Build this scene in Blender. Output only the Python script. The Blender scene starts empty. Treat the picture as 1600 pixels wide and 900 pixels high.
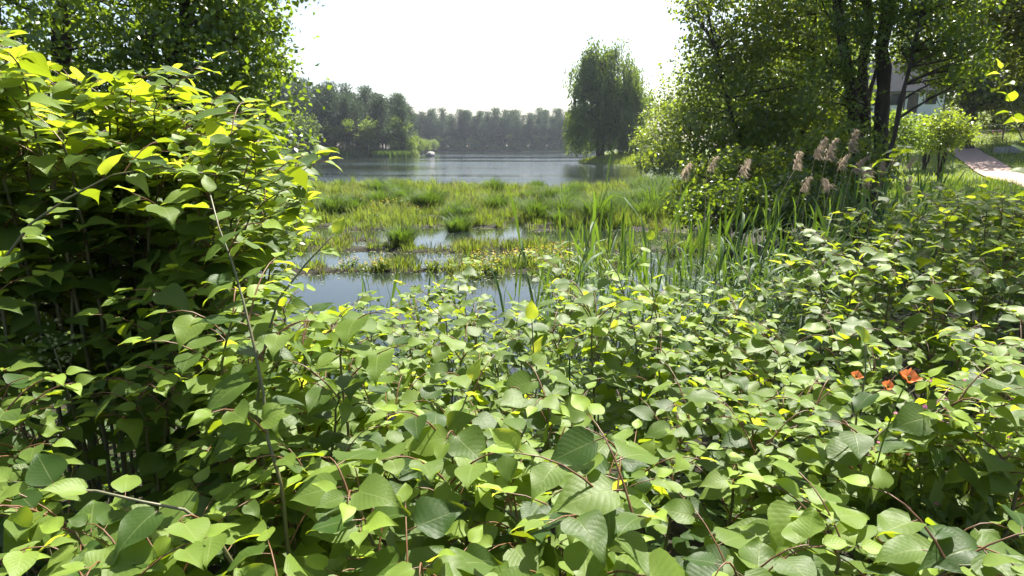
import bpy, math
import numpy as np
from mathutils import Matrix, Vector

R = math.radians
sc = bpy.context.scene
COL = sc.collection
rng = np.random.default_rng(7)

# ------------------------------------------------------------------ camera, sky, sun, exposure
CAM = np.array([0.0, 0.0, 2.8])
PITCH = R(12.79)
FPX = 978.0
cam_data = bpy.data.cameras.new('camera')
cam_data.sensor_width = 36.0
cam_data.lens = FPX / 1600 * 36.0
cam_data.clip_start = 0.05
cam_data.clip_end = 3000
cam = bpy.data.objects.new('camera', cam_data)
cam.location = CAM
cam.rotation_euler = (R(90) - PITCH, 0, 0)
COL.objects.link(cam)
sc.camera = cam

SUN_AZ, SUN_EL = R(27), R(58)          # azimuth to the right of the view axis
world = bpy.data.worlds.new('World')
sc.world = world
world.use_nodes = True
wn = world.node_tree.nodes
wn.clear()
sky = wn.new('ShaderNodeTexSky')
sky.sky_type = 'NISHITA'
sky.sun_disc = False
sky.sun_elevation = SUN_EL
sky.sun_rotation = SUN_AZ
sky.air_density = 1.0
sky.dust_density = 2.4
bg = wn.new('ShaderNodeBackground')
bg.inputs['Strength'].default_value = 0.072
wo = wn.new('ShaderNodeOutputWorld')
world.node_tree.links.new(sky.outputs[0], bg.inputs['Color'])
world.node_tree.links.new(bg.outputs[0], wo.inputs['Surface'])

sun_data = bpy.data.lights.new('sun', 'SUN')
sun_data.energy = 5.0
sun_data.angle = R(0.5)
sun_data.color = (1.0, 0.95, 0.86)
sun = bpy.data.objects.new('sun', sun_data)
sd_ = Vector((math.sin(SUN_AZ) * math.cos(SUN_EL), math.cos(SUN_AZ) * math.cos(SUN_EL), math.sin(SUN_EL)))
sun.rotation_euler = sd_.to_track_quat('Z', 'Y').to_euler()
sun.location = (20, 40, 60)
COL.objects.link(sun)
SUNV = np.array(sd_)

vs = sc.view_settings
vs.view_transform = 'Standard'
vs.look = 'None'
vs.exposure = 1.8
vs.gamma = 1.0
sc.cycles.max_bounces = 5
sc.cycles.diffuse_bounces = 3
sc.cycles.glossy_bounces = 3
sc.cycles.transmission_bounces = 4
sc.cycles.volume_bounces = 0
sc.cycles.sample_clamp_indirect = 4.0

# ------------------------------------------------------------------ helpers
def ray(px, py):
    cp, sp = math.cos(PITCH), math.sin(PITCH)
    a, b = (px - 800) / FPX, (450 - py) / FPX
    return np.array([a, cp + b * sp, -sp + b * cp])

def at(px, py, Y):
    d = ray(px, py)
    return CAM + d * (Y / d[1])

def project(p):
    d = np.asarray(p) - CAM
    cp, sp = math.cos(PITCH), math.sin(PITCH)
    dep = d[..., 1] * cp - d[..., 2] * sp
    up = d[..., 1] * sp + d[..., 2] * cp
    return 800 + FPX * d[..., 0] / dep, 450 - FPX * up / dep

def sstep(a, b, x):
    t = np.clip((x - a) / (b - a), 0, 1)
    return t * t * (3 - 2 * t)

def unit(v):
    return v / np.maximum(np.linalg.norm(v, axis=-1, keepdims=True), 1e-9)

class Acc:
    """collects triangles with per-vertex attributes; build() links ONE mesh object"""
    def __init__(s):
        s.V, s.T, s.A, s.U, s.M, s.n = [], [], [], [], [], 0
    def add(s, V, T, var=0.0, uv=None, mat=0):
        V = np.asarray(V, float).reshape(-1, 3)
        T = np.asarray(T, int).reshape(-1, 3)
        s.V.append(V); s.T.append(T + s.n); s.n += len(V)
        s.A.append(np.broadcast_to(np.asarray(var, float), (len(V),)) if np.ndim(var) == 0 else np.asarray(var, float))
        s.U.append(np.zeros((len(V), 2)) if uv is None else uv)
        s.M.append(np.full(len(T), mat))
    def mesh(s, name, mats, smooth=True, origin=None):
        V = np.concatenate(s.V); T = np.concatenate(s.T)
        if origin is not None: V = V - np.asarray(origin)
        me = bpy.data.meshes.new(name)
        me.vertices.add(len(V)); me.vertices.foreach_set('co', V.astype(np.float32).ravel())
        me.loops.add(T.size); me.loops.foreach_set('vertex_index', T.astype(np.int32).ravel())
        me.polygons.add(len(T)); me.polygons.foreach_set('loop_start', np.arange(0, T.size, 3, dtype=np.int32))
        me.polygons.foreach_set('use_smooth', np.full(len(T), smooth))
        if not isinstance(mats, (list, tuple)): mats = [mats]
        for m in mats: me.materials.append(m)
        if len(mats) > 1:
            me.polygons.foreach_set('material_index', np.concatenate(s.M).astype(np.int32))
        me.update(calc_edges=True)
        a = me.attributes.new('var', 'FLOAT', 'POINT'); a.data.foreach_set('value', np.concatenate(s.A).astype(np.float32))
        u = me.attributes.new('luv', 'FLOAT2', 'POINT'); u.data.foreach_set('vector', np.concatenate(s.U).astype(np.float32).ravel())
        return me
    def build(s, name, mats, parent=None, origin=None, smooth=True, kind=None):
        me = s.mesh(name, mats, smooth, origin)
        return link(name, me, parent, kind)

def link(name, me, parent=None, kind=None, loc=None):
    o = bpy.data.objects.new(name, me)
    COL.objects.link(o)
    if parent is not None: o.parent = parent
    if kind: o['kind'] = kind
    if loc is not None: o.location = loc
    return o

def tag(o, label, cat, group=None):
    o['label'] = label; o['category'] = cat
    if group: o['group'] = group
    return o

def thing(name, label, cat, loc, group=None, rz=0.0):
    o = bpy.data.objects.new(name, None)
    o.empty_display_size = 0.1
    COL.objects.link(o)
    o.location = loc; o.rotation_euler = (0, 0, rz)
    return tag(o, label, cat, group)

def copy_tree(root, loc, rz, scale, label, group):
    r = root.copy(); COL.objects.link(r)
    r.location = loc; r.rotation_euler = (0, 0, rz); r.scale = scale
    r['label'] = label; r['group'] = group
    for ch in root.children:
        c = ch.copy(); COL.objects.link(c); c.parent = r
    return r

def tube(pts, rad, sides=6):
    pts = np.asarray(pts, float); n = len(pts)
    rad = np.broadcast_to(np.asarray(rad, float), (n,))
    tan = unit(np.gradient(pts, axis=0))
    ref = np.where(np.abs(tan[:, 2:3]) > 0.9, np.array([[1.0, 0, 0]]), np.array([[0, 0, 1.0]]))
    ref = np.broadcast_to(ref[0], tan.shape) if np.abs(tan[:, 2]).max() < 0.98 or np.abs(tan[0, 2]) > 0.9 else ref
    a = unit(np.cross(tan, ref)); b = np.cross(tan, a)
    th = np.arange(sides) * 2 * math.pi / sides
    V = pts[:, None, :] + rad[:, None, None] * (np.cos(th)[None, :, None] * a[:, None, :] + np.sin(th)[None, :, None] * b[:, None, :])
    T = []
    for i in range(n - 1):
        for j in range(sides):
            k = (j + 1) % sides
            p, q, r, s = i * sides + j, i * sides + k, (i + 1) * sides + k, (i + 1) * sides + j
            T += [(p, q, r), (p, r, s)]
    V = V.reshape(-1, 3)
    V = np.vstack([V, pts[-1:] + tan[-1:] * rad[-1]])
    e = (n - 1) * sides
    T += [(e + j, e + (j + 1) % sides, len(V) - 1) for j in range(sides)]
    return V, np.array(T)

def frames(d, n):
    d = unit(d); x = unit(np.cross(d, n)); z = np.cross(x, d)
    return np.stack([x, d, z], axis=-1)          # columns x, d, z

def scatter(acc, tv, tt, pos, d, n, scale, var, uv=None, mat=0):
    """template verts tv / tris tt put at pos, axis d, normal n"""
    k = len(pos)
    if k == 0: return
    F = frames(d, n)
    sc_ = np.asarray(scale, float)
    if sc_.ndim == 1: sc_ = np.repeat(sc_[:, None], 3, 1)
    L = tv[None] * sc_[:, None, :]
    V = np.einsum('kij,kvj->kvi', F, L) + pos[:, None, :]
    T = tt[None] + (np.arange(k) * len(tv))[:, None, None]
    va = np.repeat(np.broadcast_to(var, (k,)), len(tv))
    acc.add(V.reshape(-1, 3), T.reshape(-1, 3), va, None if uv is None else np.tile(uv, (k, 1)), mat)

def sphere_dirs(k, r=None):
    v = (r or rng).normal(size=(k, 3))
    return unit(v)

def bez(p0, p1, p2, n):
    t = np.linspace(0, 1, n)[:, None]
    return (1 - t) ** 2 * p0 + 2 * t * (1 - t) * p1 + t ** 2 * p2

# ------------------------------------------------------------------ materials
def new_mat(name):
    m = bpy.data.materials.new(name); m.use_nodes = True
    nt = m.node_tree; nt.nodes.clear()
    out = nt.nodes.new('ShaderNodeOutputMaterial')
    return m, nt, out

def nd(nt, typ, **kw):
    n = nt.nodes.new(typ)
    for k, v in kw.items(): setattr(n, k, v)
    return n

def mathn(nt, op, a, b=None, c=None, clamp=False):
    n = nd(nt, 'ShaderNodeMath', operation=op); n.use_clamp = clamp
    for i, v in enumerate((a, b, c)):
        if v is None: continue
        if isinstance(v, (int, float)): n.inputs[i].default_value = v
        else: nt.links.new(v, n.inputs[i])
    return n.outputs[0]

def mixc(nt, f, a, b, blend='MIX'):
    n = nd(nt, 'ShaderNodeMix', data_type='RGBA', blend_type=blend)
    for i, v in ((0, f), (6, a), (7, b)):
        if isinstance(v, (int, float)): n.inputs[i].default_value = v
        elif isinstance(v, tuple): n.inputs[i].default_value = (*v, 1) if len(v) == 3 else v
        else: nt.links.new(v, n.inputs[i])
    return n.outputs[2]

def var_out(nt):
    oi = nd(nt, 'ShaderNodeObjectInfo'); at_ = nd(nt, 'ShaderNodeAttribute', attribute_name='var')
    return at_.outputs['Fac'], oi.outputs['Random']

def noise(nt, scale, detail=3, coord=None, rough=0.5):
    n = nd(nt, 'ShaderNodeTexNoise'); n.inputs['Scale'].default_value = scale
    n.inputs['Detail'].default_value = detail; n.inputs['Roughness'].default_value = rough
    if coord is not None: nt.links.new(coord, n.inputs['Vector'])
    return n.outputs['Fac']

def ramp(nt, fac, stops):
    r = nd(nt, 'ShaderNodeValToRGB')
    el = r.color_ramp.elements
    while len(el) < len(stops): el.new(0.5)
    for e, (p, c) in zip(el, stops): e.position = p; e.color = (*c, 1)
    nt.links.new(fac, r.inputs[0])
    return r.outputs[0]

def foliage_mat(name, dark, light, trans, tfac=0.4, rough=0.45, spec=0.5, rand=0.5, young=None, ytrans=None, veins=False, dry=None):
    """leaf shader: reflecting upper face + light shining through; 'var' 0..1 runs dark..light, above 1 = young growth"""
    m, nt, out = new_mat(name)
    v, rnd = var_out(nt)
    f = mathn(nt, 'ADD', v, mathn(nt, 'MULTIPLY', mathn(nt, 'SUBTRACT', rnd, 0.5), rand))
    if young is not None:
        stops = [(0.0, dark), (0.5, light), (0.66, light), (0.9, young)]
        col = ramp(nt, mathn(nt, 'MULTIPLY', f, 0.5, clamp=True), stops)
        tcol = ramp(nt, mathn(nt, 'MULTIPLY', f, 0.5, clamp=True), [(0.0, tuple(0.42 * c for c in trans)), (0.55, trans), (0.9, ytrans)])
    else:
        stops = [(0.0, dark), (1.0, light)]
        if dry: stops = [(0.0, dry), (0.12, dark), (1.0, light)]
        col = ramp(nt, mathn(nt, 'MULTIPLY', f, 1.0, clamp=True), stops)
        tcol = mixc(nt, mathn(nt, 'MULTIPLY', f, 1.0, clamp=True), tuple(0.7 * c for c in trans), trans)
    p = nd(nt, 'ShaderNodeBsdfPrincipled')
    p.inputs['Roughness'].default_value = rough
    p.inputs['Specular IOR Level'].default_value = spec
    tr = nd(nt, 'ShaderNodeBsdfTranslucent')
    if veins:
        lu = nd(nt, 'ShaderNodeAttribute', attribute_name='luv')
        sx = nd(nt, 'ShaderNodeSeparateXYZ'); nt.links.new(lu.outputs['Vector'], sx.inputs[0])
        au = mathn(nt, 'ABSOLUTE', sx.outputs[0])
        ph = mathn(nt, 'SUBTRACT', sx.outputs[1], mathn(nt, 'MULTIPLY', au, 0.32))
        w = mathn(nt, 'ABSOLUTE', mathn(nt, 'SINE', mathn(nt, 'MULTIPLY', ph, 27.0)))
        lat = mathn(nt, 'SUBTRACT', 1.0, mathn(nt, 'MULTIPLY', w, 5.0), clamp=True)
        mid = mathn(nt, 'SUBTRACT', 1.0, mathn(nt, 'MULTIPLY', au, 18.0), clamp=True)
        vein = mathn(nt, 'MAXIMUM', mathn(nt, 'MULTIPLY', lat, 0.13), mid)
        tc = nd(nt, 'ShaderNodeTexCoord')
        blot = noise(nt, 9.0, 4, tc.outputs['Object'])
        off = nd(nt, 'ShaderNodeVectorMath', operation='ADD'); nt.links.new(lu.outputs['Vector'], off.inputs[0])
        cmb = nd(nt, 'ShaderNodeCombineXYZ'); nt.links.new(mathn(nt, 'MULTIPLY', mathn(nt, 'ADD', rnd, v), 60.0), cmb.inputs[0]); nt.links.new(cmb.outputs[0], off.inputs[1])
        spot = mathn(nt, 'GREATER_THAN', noise(nt, 5.5, 3, off.outputs[0]), mathn(nt, 'SUBTRACT', 0.80, mathn(nt, 'MULTIPLY', rnd, 0.11)))
        col = mixc(nt, mathn(nt, 'MULTIPLY', vein, 0.4), col, mixc(nt, 0.5, col, (0.45, 0.5, 0.2)))
        col = mixc(nt, mathn(nt, 'MULTIPLY', blot, 0.35), col, mixc(nt, 1.0, col, (0.55, 0.62, 0.5), 'MULTIPLY'))
        col = mixc(nt, mathn(nt, 'MULTIPLY', spot, 0.75), col, (0.11, 0.075, 0.025))
        tcol = mixc(nt, mathn(nt, 'MULTIPLY', spot, 0.8), tcol, (0.10, 0.05, 0.01))
        tcol = mixc(nt, mathn(nt, 'MULTIPLY', vein, 0.35), tcol, mixc(nt, 1.0, tcol, (0.55, 0.55, 0.4), 'MULTIPLY'))
        bmp = nd(nt, 'ShaderNodeBump'); bmp.inputs['Strength'].default_value = 0.14; bmp.inputs['Distance'].default_value = 0.004
        hgt = mathn(nt, 'SUBTRACT', mathn(nt, 'MULTIPLY', w, 0.5), mid)
        hgt = mathn(nt, 'ADD', hgt, mathn(nt, 'MULTIPLY', noise(nt, 14.0, 3, lu.outputs['Vector']), 0.8))
        nt.links.new(hgt, bmp.inputs['Height']); nt.links.new(bmp.outputs[0], p.inputs['Normal'])
        rr = mathn(nt, 'ADD', rough - 0.08, mathn(nt, 'MULTIPLY', blot, 0.2))
        nt.links.new(rr, p.inputs['Roughness'])
    nt.links.new(col, p.inputs['Base Color'])
    nt.links.new(tcol, tr.inputs['Color'])
    mx = nd(nt, 'ShaderNodeMixShader'); mx.inputs[0].default_value = tfac
    nt.links.new(p.outputs[0], mx.inputs[1]); nt.links.new(tr.outputs[0], mx.inputs[2])
    nt.links.new(mx.outputs[0], out.inputs['Surface'])
    return m

def solid_mat(name, c0, c1, scale=8.0, rough=0.8, bump=0.3, bdist=0.01, stretch=None, spec=0.3):
    m, nt, out = new_mat(name)
    tc = nd(nt, 'ShaderNodeTexCoord'); co = tc.outputs['Object']
    if stretch:
        mp = nd(nt, 'ShaderNodeMapping'); mp.inputs['Scale'].default_value = stretch
        nt.links.new(co, mp.inputs[0]); co = mp.outputs[0]
    n = noise(nt, scale, 6, co, 0.6)
    p = nd(nt, 'ShaderNodeBsdfPrincipled'); p.inputs['Roughness'].default_value = rough
    p.inputs['Specular IOR Level'].default_value = spec
    nt.links.new(ramp(nt, n, [(0.3, c0), (0.72, c1)]), p.inputs['Base Color'])
    b = nd(nt, 'ShaderNodeBump'); b.inputs['Strength'].default_value = bump; b.inputs['Distance'].default_value = bdist
    nt.links.new(n, b.inputs['Height']); nt.links.new(b.outputs[0], p.inputs['Normal'])
    nt.links.new(p.outputs[0], out.inputs['Surface'])
    return m

M = {}
M['knot'] = foliage_mat('knotweed_leaf', (0.032, 0.072, 0.011), (0.145, 0.212, 0.038), (0.46, 0.60, 0.022), 0.42, 0.48, 0.24, 0.9,
                        young=(0.22, 0.32, 0.045), ytrans=(0.75, 0.80, 0.06), veins=True)
M['stem'] = solid_mat('knotweed_stem', (0.07, 0.09, 0.035), (0.15, 0.125, 0.065), 30, 0.5, 0.2, 0.002, (1, 1, 0.2), 0.4)
M['twig'] = solid_mat('knotweed_twig', (0.10, 0.04, 0.02), (0.17, 0.09, 0.035), 30, 0.5, 0.2, 0.002, None, 0.4)
M['alder'] = foliage_mat('alder_leaf', (0.025, 0.055, 0.012), (0.065, 0.12, 0.022), (0.32, 0.46, 0.02), 0.42, 0.34, 0.6)
M['shrub'] = foliage_mat('shrub_leaf', (0.035, 0.065, 0.016), (0.09, 0.14, 0.03), (0.42, 0.54, 0.03), 0.45, 0.34, 0.55)
M['oak'] = foliage_mat('oak_leaf', (0.03, 0.055, 0.014), (0.07, 0.115, 0.025), (0.27, 0.33, 0.02), 0.38, 0.42, 0.5)
M['willow'] = foliage_mat('willow_leaf', (0.042, 0.075, 0.022), (0.12, 0.17, 0.042), (0.28, 0.40, 0.035), 0.4, 0.5, 0.4)
M['pine'] = foliage_mat('pine_needles', (0.010, 0.025, 0.015), (0.045, 0.075, 0.04), (0.09, 0.15, 0.05), 0.3, 0.6, 0.3)
M['decid'] = foliage_mat('broad_leaf_far', (0.04, 0.075, 0.018), (0.12, 0.175, 0.04), (0.30, 0.42, 0.03), 0.4, 0.55, 0.35)
M['sedge'] = foliage_mat('sedge_blade', (0.05, 0.085, 0.018), (0.13, 0.178, 0.04), (0.27, 0.36, 0.03), 0.42, 0.6, 0.2, 0.3, dry=(0.16, 0.10, 0.045))
M['tuss'] = foliage_mat('tussock_blade', (0.022, 0.05, 0.012), (0.065, 0.105, 0.022), (0.16, 0.27, 0.02), 0.36, 0.6, 0.2, 0.3)
M['reed'] = foliage_mat('reed_leaf', (0.035, 0.08, 0.025), (0.08, 0.14, 0.045), (0.18, 0.30, 0.02), 0.34, 0.55, 0.25, 0.9)
M['reedstem'] = solid_mat('reed_stem', (0.10, 0.15, 0.04), (0.2, 0.22, 0.08), 12, 0.5, 0.1, 0.002)
M['plume'] = foliage_mat('reed_plume', (0.36, 0.28, 0.2), (0.58, 0.48, 0.37), (0.5, 0.4, 0.28), 0.4, 0.8, 0.1)
M['drystem'] = solid_mat('dry_stem', (0.28, 0.22, 0.12), (0.42, 0.34, 0.2), 12, 0.7, 0.1, 0.002)
M['bark'] = solid_mat('dark_bark', (0.025, 0.02, 0.015), (0.085, 0.068, 0.05), 7, 0.9, 0.9, 0.03, (1, 1, 0.25), 0.2)
M['pinebark'] = solid_mat('pine_bark', (0.05, 0.035, 0.025), (0.13, 0.085, 0.06), 3, 0.9, 0.5, 0.03, (1, 1, 0.3), 0.2)
M['lawn'] = foliage_mat('lawn_blade', (0.08, 0.12, 0.02), (0.16, 0.2, 0.03), (0.4, 0.5, 0.03), 0.42, 0.5, 0.3, 0.2)
M['yellow'] = foliage_mat('yellow_petal', (0.65, 0.42, 0.02), (0.8, 0.6, 0.05), (0.7, 0.5, 0.02), 0.35, 0.5, 0.3)
M['poppy'] = foliage_mat('poppy_petal', (0.85, 0.27, 0.09), (0.9, 0.34, 0.13), (0.9, 0.28, 0.08), 0.5, 0.5, 0.3)
M['pink'] = foliage_mat('pink_petal', (0.55, 0.18, 0.32), (0.7, 0.3, 0.45), (0.6, 0.2, 0.35), 0.35, 0.5, 0.3)
M['herb'] = foliage_mat('herb_leaf', (0.07, 0.11, 0.025), (0.15, 0.2, 0.05), (0.35, 0.45, 0.04), 0.4, 0.5, 0.4)
M['thistle'] = foliage_mat('thistle_leaf', (0.05, 0.10, 0.025), (0.10, 0.17, 0.05), (0.3, 0.42, 0.03), 0.35, 0.45, 0.4)
M['pale'] = foliage_mat('pale_blossom', (0.2, 0.22, 0.1), (0.32, 0.33, 0.18), (0.25, 0.27, 0.12), 0.35, 0.6, 0.3)
M['wood'] = solid_mat('weathered_wood', (0.05, 0.04, 0.03), (0.13, 0.11, 0.085), 9, 0.85, 0.5, 0.01, (1, 1, 0.2))
M['deadwood'] = solid_mat('dead_wood', (0.22, 0.19, 0.15), (0.4, 0.36, 0.3), 9, 0.85, 0.5, 0.01)
M['wallwhite'] = solid_mat('white_render', (0.62, 0.62, 0.60), (0.78, 0.78, 0.76), 1.5, 0.85, 0.1, 0.005)
M['slate'] = solid_mat('slate', (0.028, 0.031, 0.036), (0.06, 0.064, 0.07), 4, 0.9, 0.4, 0.02, None, 0.08)
M['glass'] = solid_mat('window_glass', (0.02, 0.025, 0.03), (0.03, 0.035, 0.04), 1, 0.08, 0.0, 0.001, None, 0.6)
M['paving'] = solid_mat('pink_paving', (0.22, 0.15, 0.12), (0.36, 0.26, 0.21), 6, 0.85, 0.3, 0.006)
M['stone'] = solid_mat('grey_stone', (0.20, 0.19, 0.17), (0.36, 0.34, 0.31), 5, 0.85, 0.5, 0.02)
M['metal'] = solid_mat('grey_wire', (0.25, 0.26, 0.26), (0.35, 0.36, 0.36), 20, 0.5, 0.1, 0.001)

def ground_mat():
    m, nt, out = new_mat('bank_soil_and_turf')
    tc = nd(nt, 'ShaderNodeTexCoord'); co = tc.outputs['Object']
    n1 = noise(nt, 0.6, 6, co, 0.65); n2 = noise(nt, 7.0, 6, co, 0.7)
    soil = ramp(nt, n2, [(0.3, (0.012, 0.011, 0.007)), (0.7, (0.034, 0.030, 0.018))])
    turf = ramp(nt, n2, [(0.3, (0.05, 0.075, 0.015)), (0.7, (0.11, 0.15, 0.03))])
    v = nd(nt, 'ShaderNodeAttribute', attribute_name='var').outputs['Fac']
    f = mathn(nt, 'ADD', v, mathn(nt, 'MULTIPLY', mathn(nt, 'SUBTRACT', n1, 0.5), 0.6), clamp=True)
    p = nd(nt, 'ShaderNodeBsdfPrincipled'); p.inputs['Roughness'].default_value = 0.9
    p.inputs['Specular IOR Level'].default_value = 0.2
    nt.links.new(mixc(nt, f, soil, turf), p.inputs['Base Color'])
    b = nd(nt, 'ShaderNodeBump'); b.inputs['Strength'].default_value = 0.7; b.inputs['Distance'].default_value = 0.05
    nt.links.new(n2, b.inputs['Height']); nt.links.new(b.outputs[0], p.inputs['Normal'])
    nt.links.new(p.outputs[0], out.inputs['Surface'])
    return m
M['ground'] = ground_mat()

def water_mat():
    m, nt, out = new_mat('lake_water')
    tc = nd(nt, 'ShaderNodeTexCoord'); co = tc.outputs['Object']
    mp = nd(nt, 'ShaderNodeMapping'); mp.inputs['Scale'].default_value = (0.55, 1.3, 1); mp.inputs['Rotation'].default_value = (0, 0, R(-12))
    nt.links.new(co, mp.inputs[0])
    wv = noise(nt, 2.6, 5, mp.outputs[0], 0.6)
    mp2 = nd(nt, 'ShaderNodeMapping'); mp2.inputs['Scale'].default_value = (0.012, 0.035, 1)
    nt.links.new(co, mp2.inputs[0])
    patch = noise(nt, 1.0, 4, mp2.outputs[0], 0.55)
    patch = ramp(nt, patch, [(0.42, (0, 0, 0)), (0.60, (1, 1, 1))])
    sx = nd(nt, 'ShaderNodeSeparateXYZ'); nt.links.new(co, sx.inputs[0])
    far = nd(nt, 'ShaderNodeMapRange'); far.inputs[1].default_value = 25; far.inputs[2].default_value = 55
    nt.links.new(sx.outputs[1], far.inputs[0])
    st = mathn(nt, 'MULTIPLY', mathn(nt, 'MULTIPLY', patch, far.outputs[0]), 1.2)
    st = mathn(nt, 'ADD', st, mathn(nt, 'ADD', 0.025, mathn(nt, 'MULTIPLY', far.outputs[0], 0.12)))
    b = nd(nt, 'ShaderNodeBump'); b.inputs['Distance'].default_value = 0.05
    nt.links.new(st, b.inputs['Strength']); nt.links.new(wv, b.inputs['Height'])
    p = nd(nt, 'ShaderNodeBsdfPrincipled')
    p.inputs['Base Color'].default_value = (0.012, 0.017, 0.014, 1)
    p.inputs['IOR'].default_value = 1.33
    p.inputs['Roughness'].default_value = 0.06
    nt.links.new(b.outputs[0], p.inputs['Normal'])
    nt.links.new(p.outputs[0], out.inputs['Surface'])
    return m
M['water'] = water_mat()

# ------------------------------------------------------------------ terrain
LAKE = np.array([(-3.2, 5.6), (0, 5.7), (2.6, 6.2), (4.2, 10), (7, 20), (10.5, 35), (19, 60), (22, 76), (17, 90), (10.5, 104), (14, 116),
                 (28, 200), (48, 330), (0, 336), (-49, 333), (-46, 300), (-27, 178), (-32, 166), (-60, 160), (-74, 120), (-44, 50),
                 (-13, 19), (-5.4, 10.2), (-4.0, 7)])

def lake_sd(x, y):
    """signed distance to the lake outline, positive on land"""
    p = np.stack([x, y], -1)
    best = np.full(x.shape, 1e9); inside = np.zeros(x.shape, bool)
    for i in range(len(LAKE)):
        a, b = LAKE[i], LAKE[(i + 1) % len(LAKE)]
        e = b - a; w = p - a
        t = np.clip((w @ e) / (e @ e), 0, 1)
        best = np.minimum(best, np.hypot(w[..., 0] - t * e[0], w[..., 1] - t * e[1]))
        c = ((a[1] <= y) & (b[1] > y)) | ((b[1] <= y) & (a[1] > y))
        with np.errstate(divide='ignore', invalid='ignore'):
            xi = a[0] + (y - a[1]) / (e[1] if e[1] != 0 else 1e-9) * e[0]
        inside ^= c & (x < xi)
    return np.where(inside, -best, best)

def wob(x, y, s=1.0):
    return (np.sin(x * 1.3 * s + 1.7 * np.sin(y * 0.9 * s)) + np.sin(y * 1.9 * s + 1.3 * np.sin(x * 1.1 * s + 2)) + np.sin((x + y) * 3.1 * s) * 0.5) / 2.5

def marsh_mask(x, y):
    """height of mud mats over the water: the main marsh plus long thin mats in front"""
    ux = x / np.maximum(y, 1)
    w = wob(x, y, 0.9)
    main = sstep(0, 1.2, y - (21.0 + 0.9 * w - 0.02 * x)) * sstep(0, 2, (47 - 4.5 * sstep(-0.15, 0.02, ux) + 3 * sstep(0.06, 0.16, ux) + 1.5 * w) - y)
    inlet = np.exp(-((x + 0.09 * y + 0.2 + 0.35 * np.sin(y)) / 0.5) ** 2) * sstep(26.5, 24.5, y) + np.exp(-((x - 0.0 * y - 0.1) / 0.35) ** 2) * sstep(25, 23.5, y)
    main = main * (1 - np.clip(inlet, 0, 1)) * (1 - 0.95 * sstep(0.35, 0.6, wob(x + 9, y * 1.7, 0.75)) * sstep(38, 30, y))
    m2 = np.exp(-((y - 17.3 - 0.6 * w - 0.3 * wob(x, y, 2.3)) / 0.65) ** 2) * sstep(-0.1, 0.35, wob(x, y * 0.2 + 3, 0.55) + 0.25 + 0.5 * np.exp(-((x + 2.8) / 1.8) ** 2) + 0.6 * sstep(0.3, 1.5, x))
    m3 = np.exp(-((y - 14.3 - 0.5 * w - 0.25 * wob(x, y, 2.7)) / 0.42) ** 2) * sstep(-0.25, 0.3, wob(x + 5, y * 0.2, 0.6) + 0.3) * sstep(2.6, 1.6, x)
    m4 = np.exp(-((x - 1.6) / 1.6) ** 2 - ((y - 15.0) / 1.0) ** 2)
    m5 = np.exp(-((y - 18.8 - 0.2 * w) / 0.35) ** 2) * sstep(-3.5, -4.4, x)
    side = sstep(0, 0.06, ux + 0.42) * sstep(0, 0.08, 0.36 - ux)
    return np.clip(np.maximum.reduce([main, m2, m3, m4, m5]) * side, 0, 1)

def gz(x, y, marsh=True):
    x = np.asarray(x, float); y = np.asarray(y, float)
    sd = lake_sd(x, y)
    land = 1.45 * (1 - np.exp(-np.maximum(sd, 0) / 4.2)) + 0.02
    z = np.where(sd > 0, land, np.maximum(-0.9, sd * 0.3))
    ang = x / np.maximum(np.abs(y), 0.5)
    hill = 0.1 * np.clip(np.hypot(x, y) - 37, 0, 60) * sstep(0.28, 0.5, ang) * (y > 0)
    z = z + hill + 0.04 * wob(x, y, 0.7) * (sd > 0.5)
    bump = sstep(-6, 2, x) * np.exp(-((np.hypot(x - 5.2, y - 5.4)) / 2.6) ** 2) * 0.55
    z = z + np.where(sd > 0, bump * np.minimum(sd, 1), 0)
    if marsh:
        mm = marsh_mask(x, y)
        z = np.where((sd < 0) & (mm > 0.05), np.maximum(z, -0.16 + 0.22 * sstep(0, 0.8, mm)), z)
    return z

def nonuni(breaks):
    out = []
    for a, b, s in breaks: out.append(np.arange(a, b, s))
    return np.concatenate(out + [[breaks[-1][1]]])
gx = nonuni([(-640, -100, 45), (-100, -30, 7), (-30, -14, 1.6), (-14, 12, 0.28), (12, 30, 1.2), (30, 100, 7), (100, 640, 45)])
gy = nonuni([(-60, -4, 14), (-4, 12, 0.5), (12, 26, 0.2), (26, 50, 0.5), (50, 130, 4), (130, 400, 15), (400, 680, 70)])
GX, GY = np.meshgrid(gx, gy)
GZ = gz(GX, GY)
a = Acc()
nx, ny = len(gx), len(gy)
ii = np.arange(nx * ny).reshape(ny, nx)
q = np.stack([ii[:-1, :-1], ii[:-1, 1:], ii[1:, 1:], ii[1:, :-1]], -1).reshape(-1, 4)
turf = sstep(0.22, 0.4, GX / np.maximum(GY, 1)) * sstep(20, 27, GY) + 0.8 * sstep(60, 90, GY) * (GX < 60) * (GX > 5)
a.add(np.stack([GX, GY, GZ], -1).reshape(-1, 3), np.concatenate([q[:, [0, 1, 2]], q[:, [0, 2, 3]]]), np.clip(turf, 0, 1).ravel())
a.build('ground', M['ground'], kind='structure')

a = Acc()
wx = np.array([-120., 120]); 
a.add([(-110, 2, 0), (70, 2, 0), (70, 350, 0), (-110, 350, 0)], [(0, 1, 2), (0, 2, 3)])
a.build('lake', M['water'], kind='structure')

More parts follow.
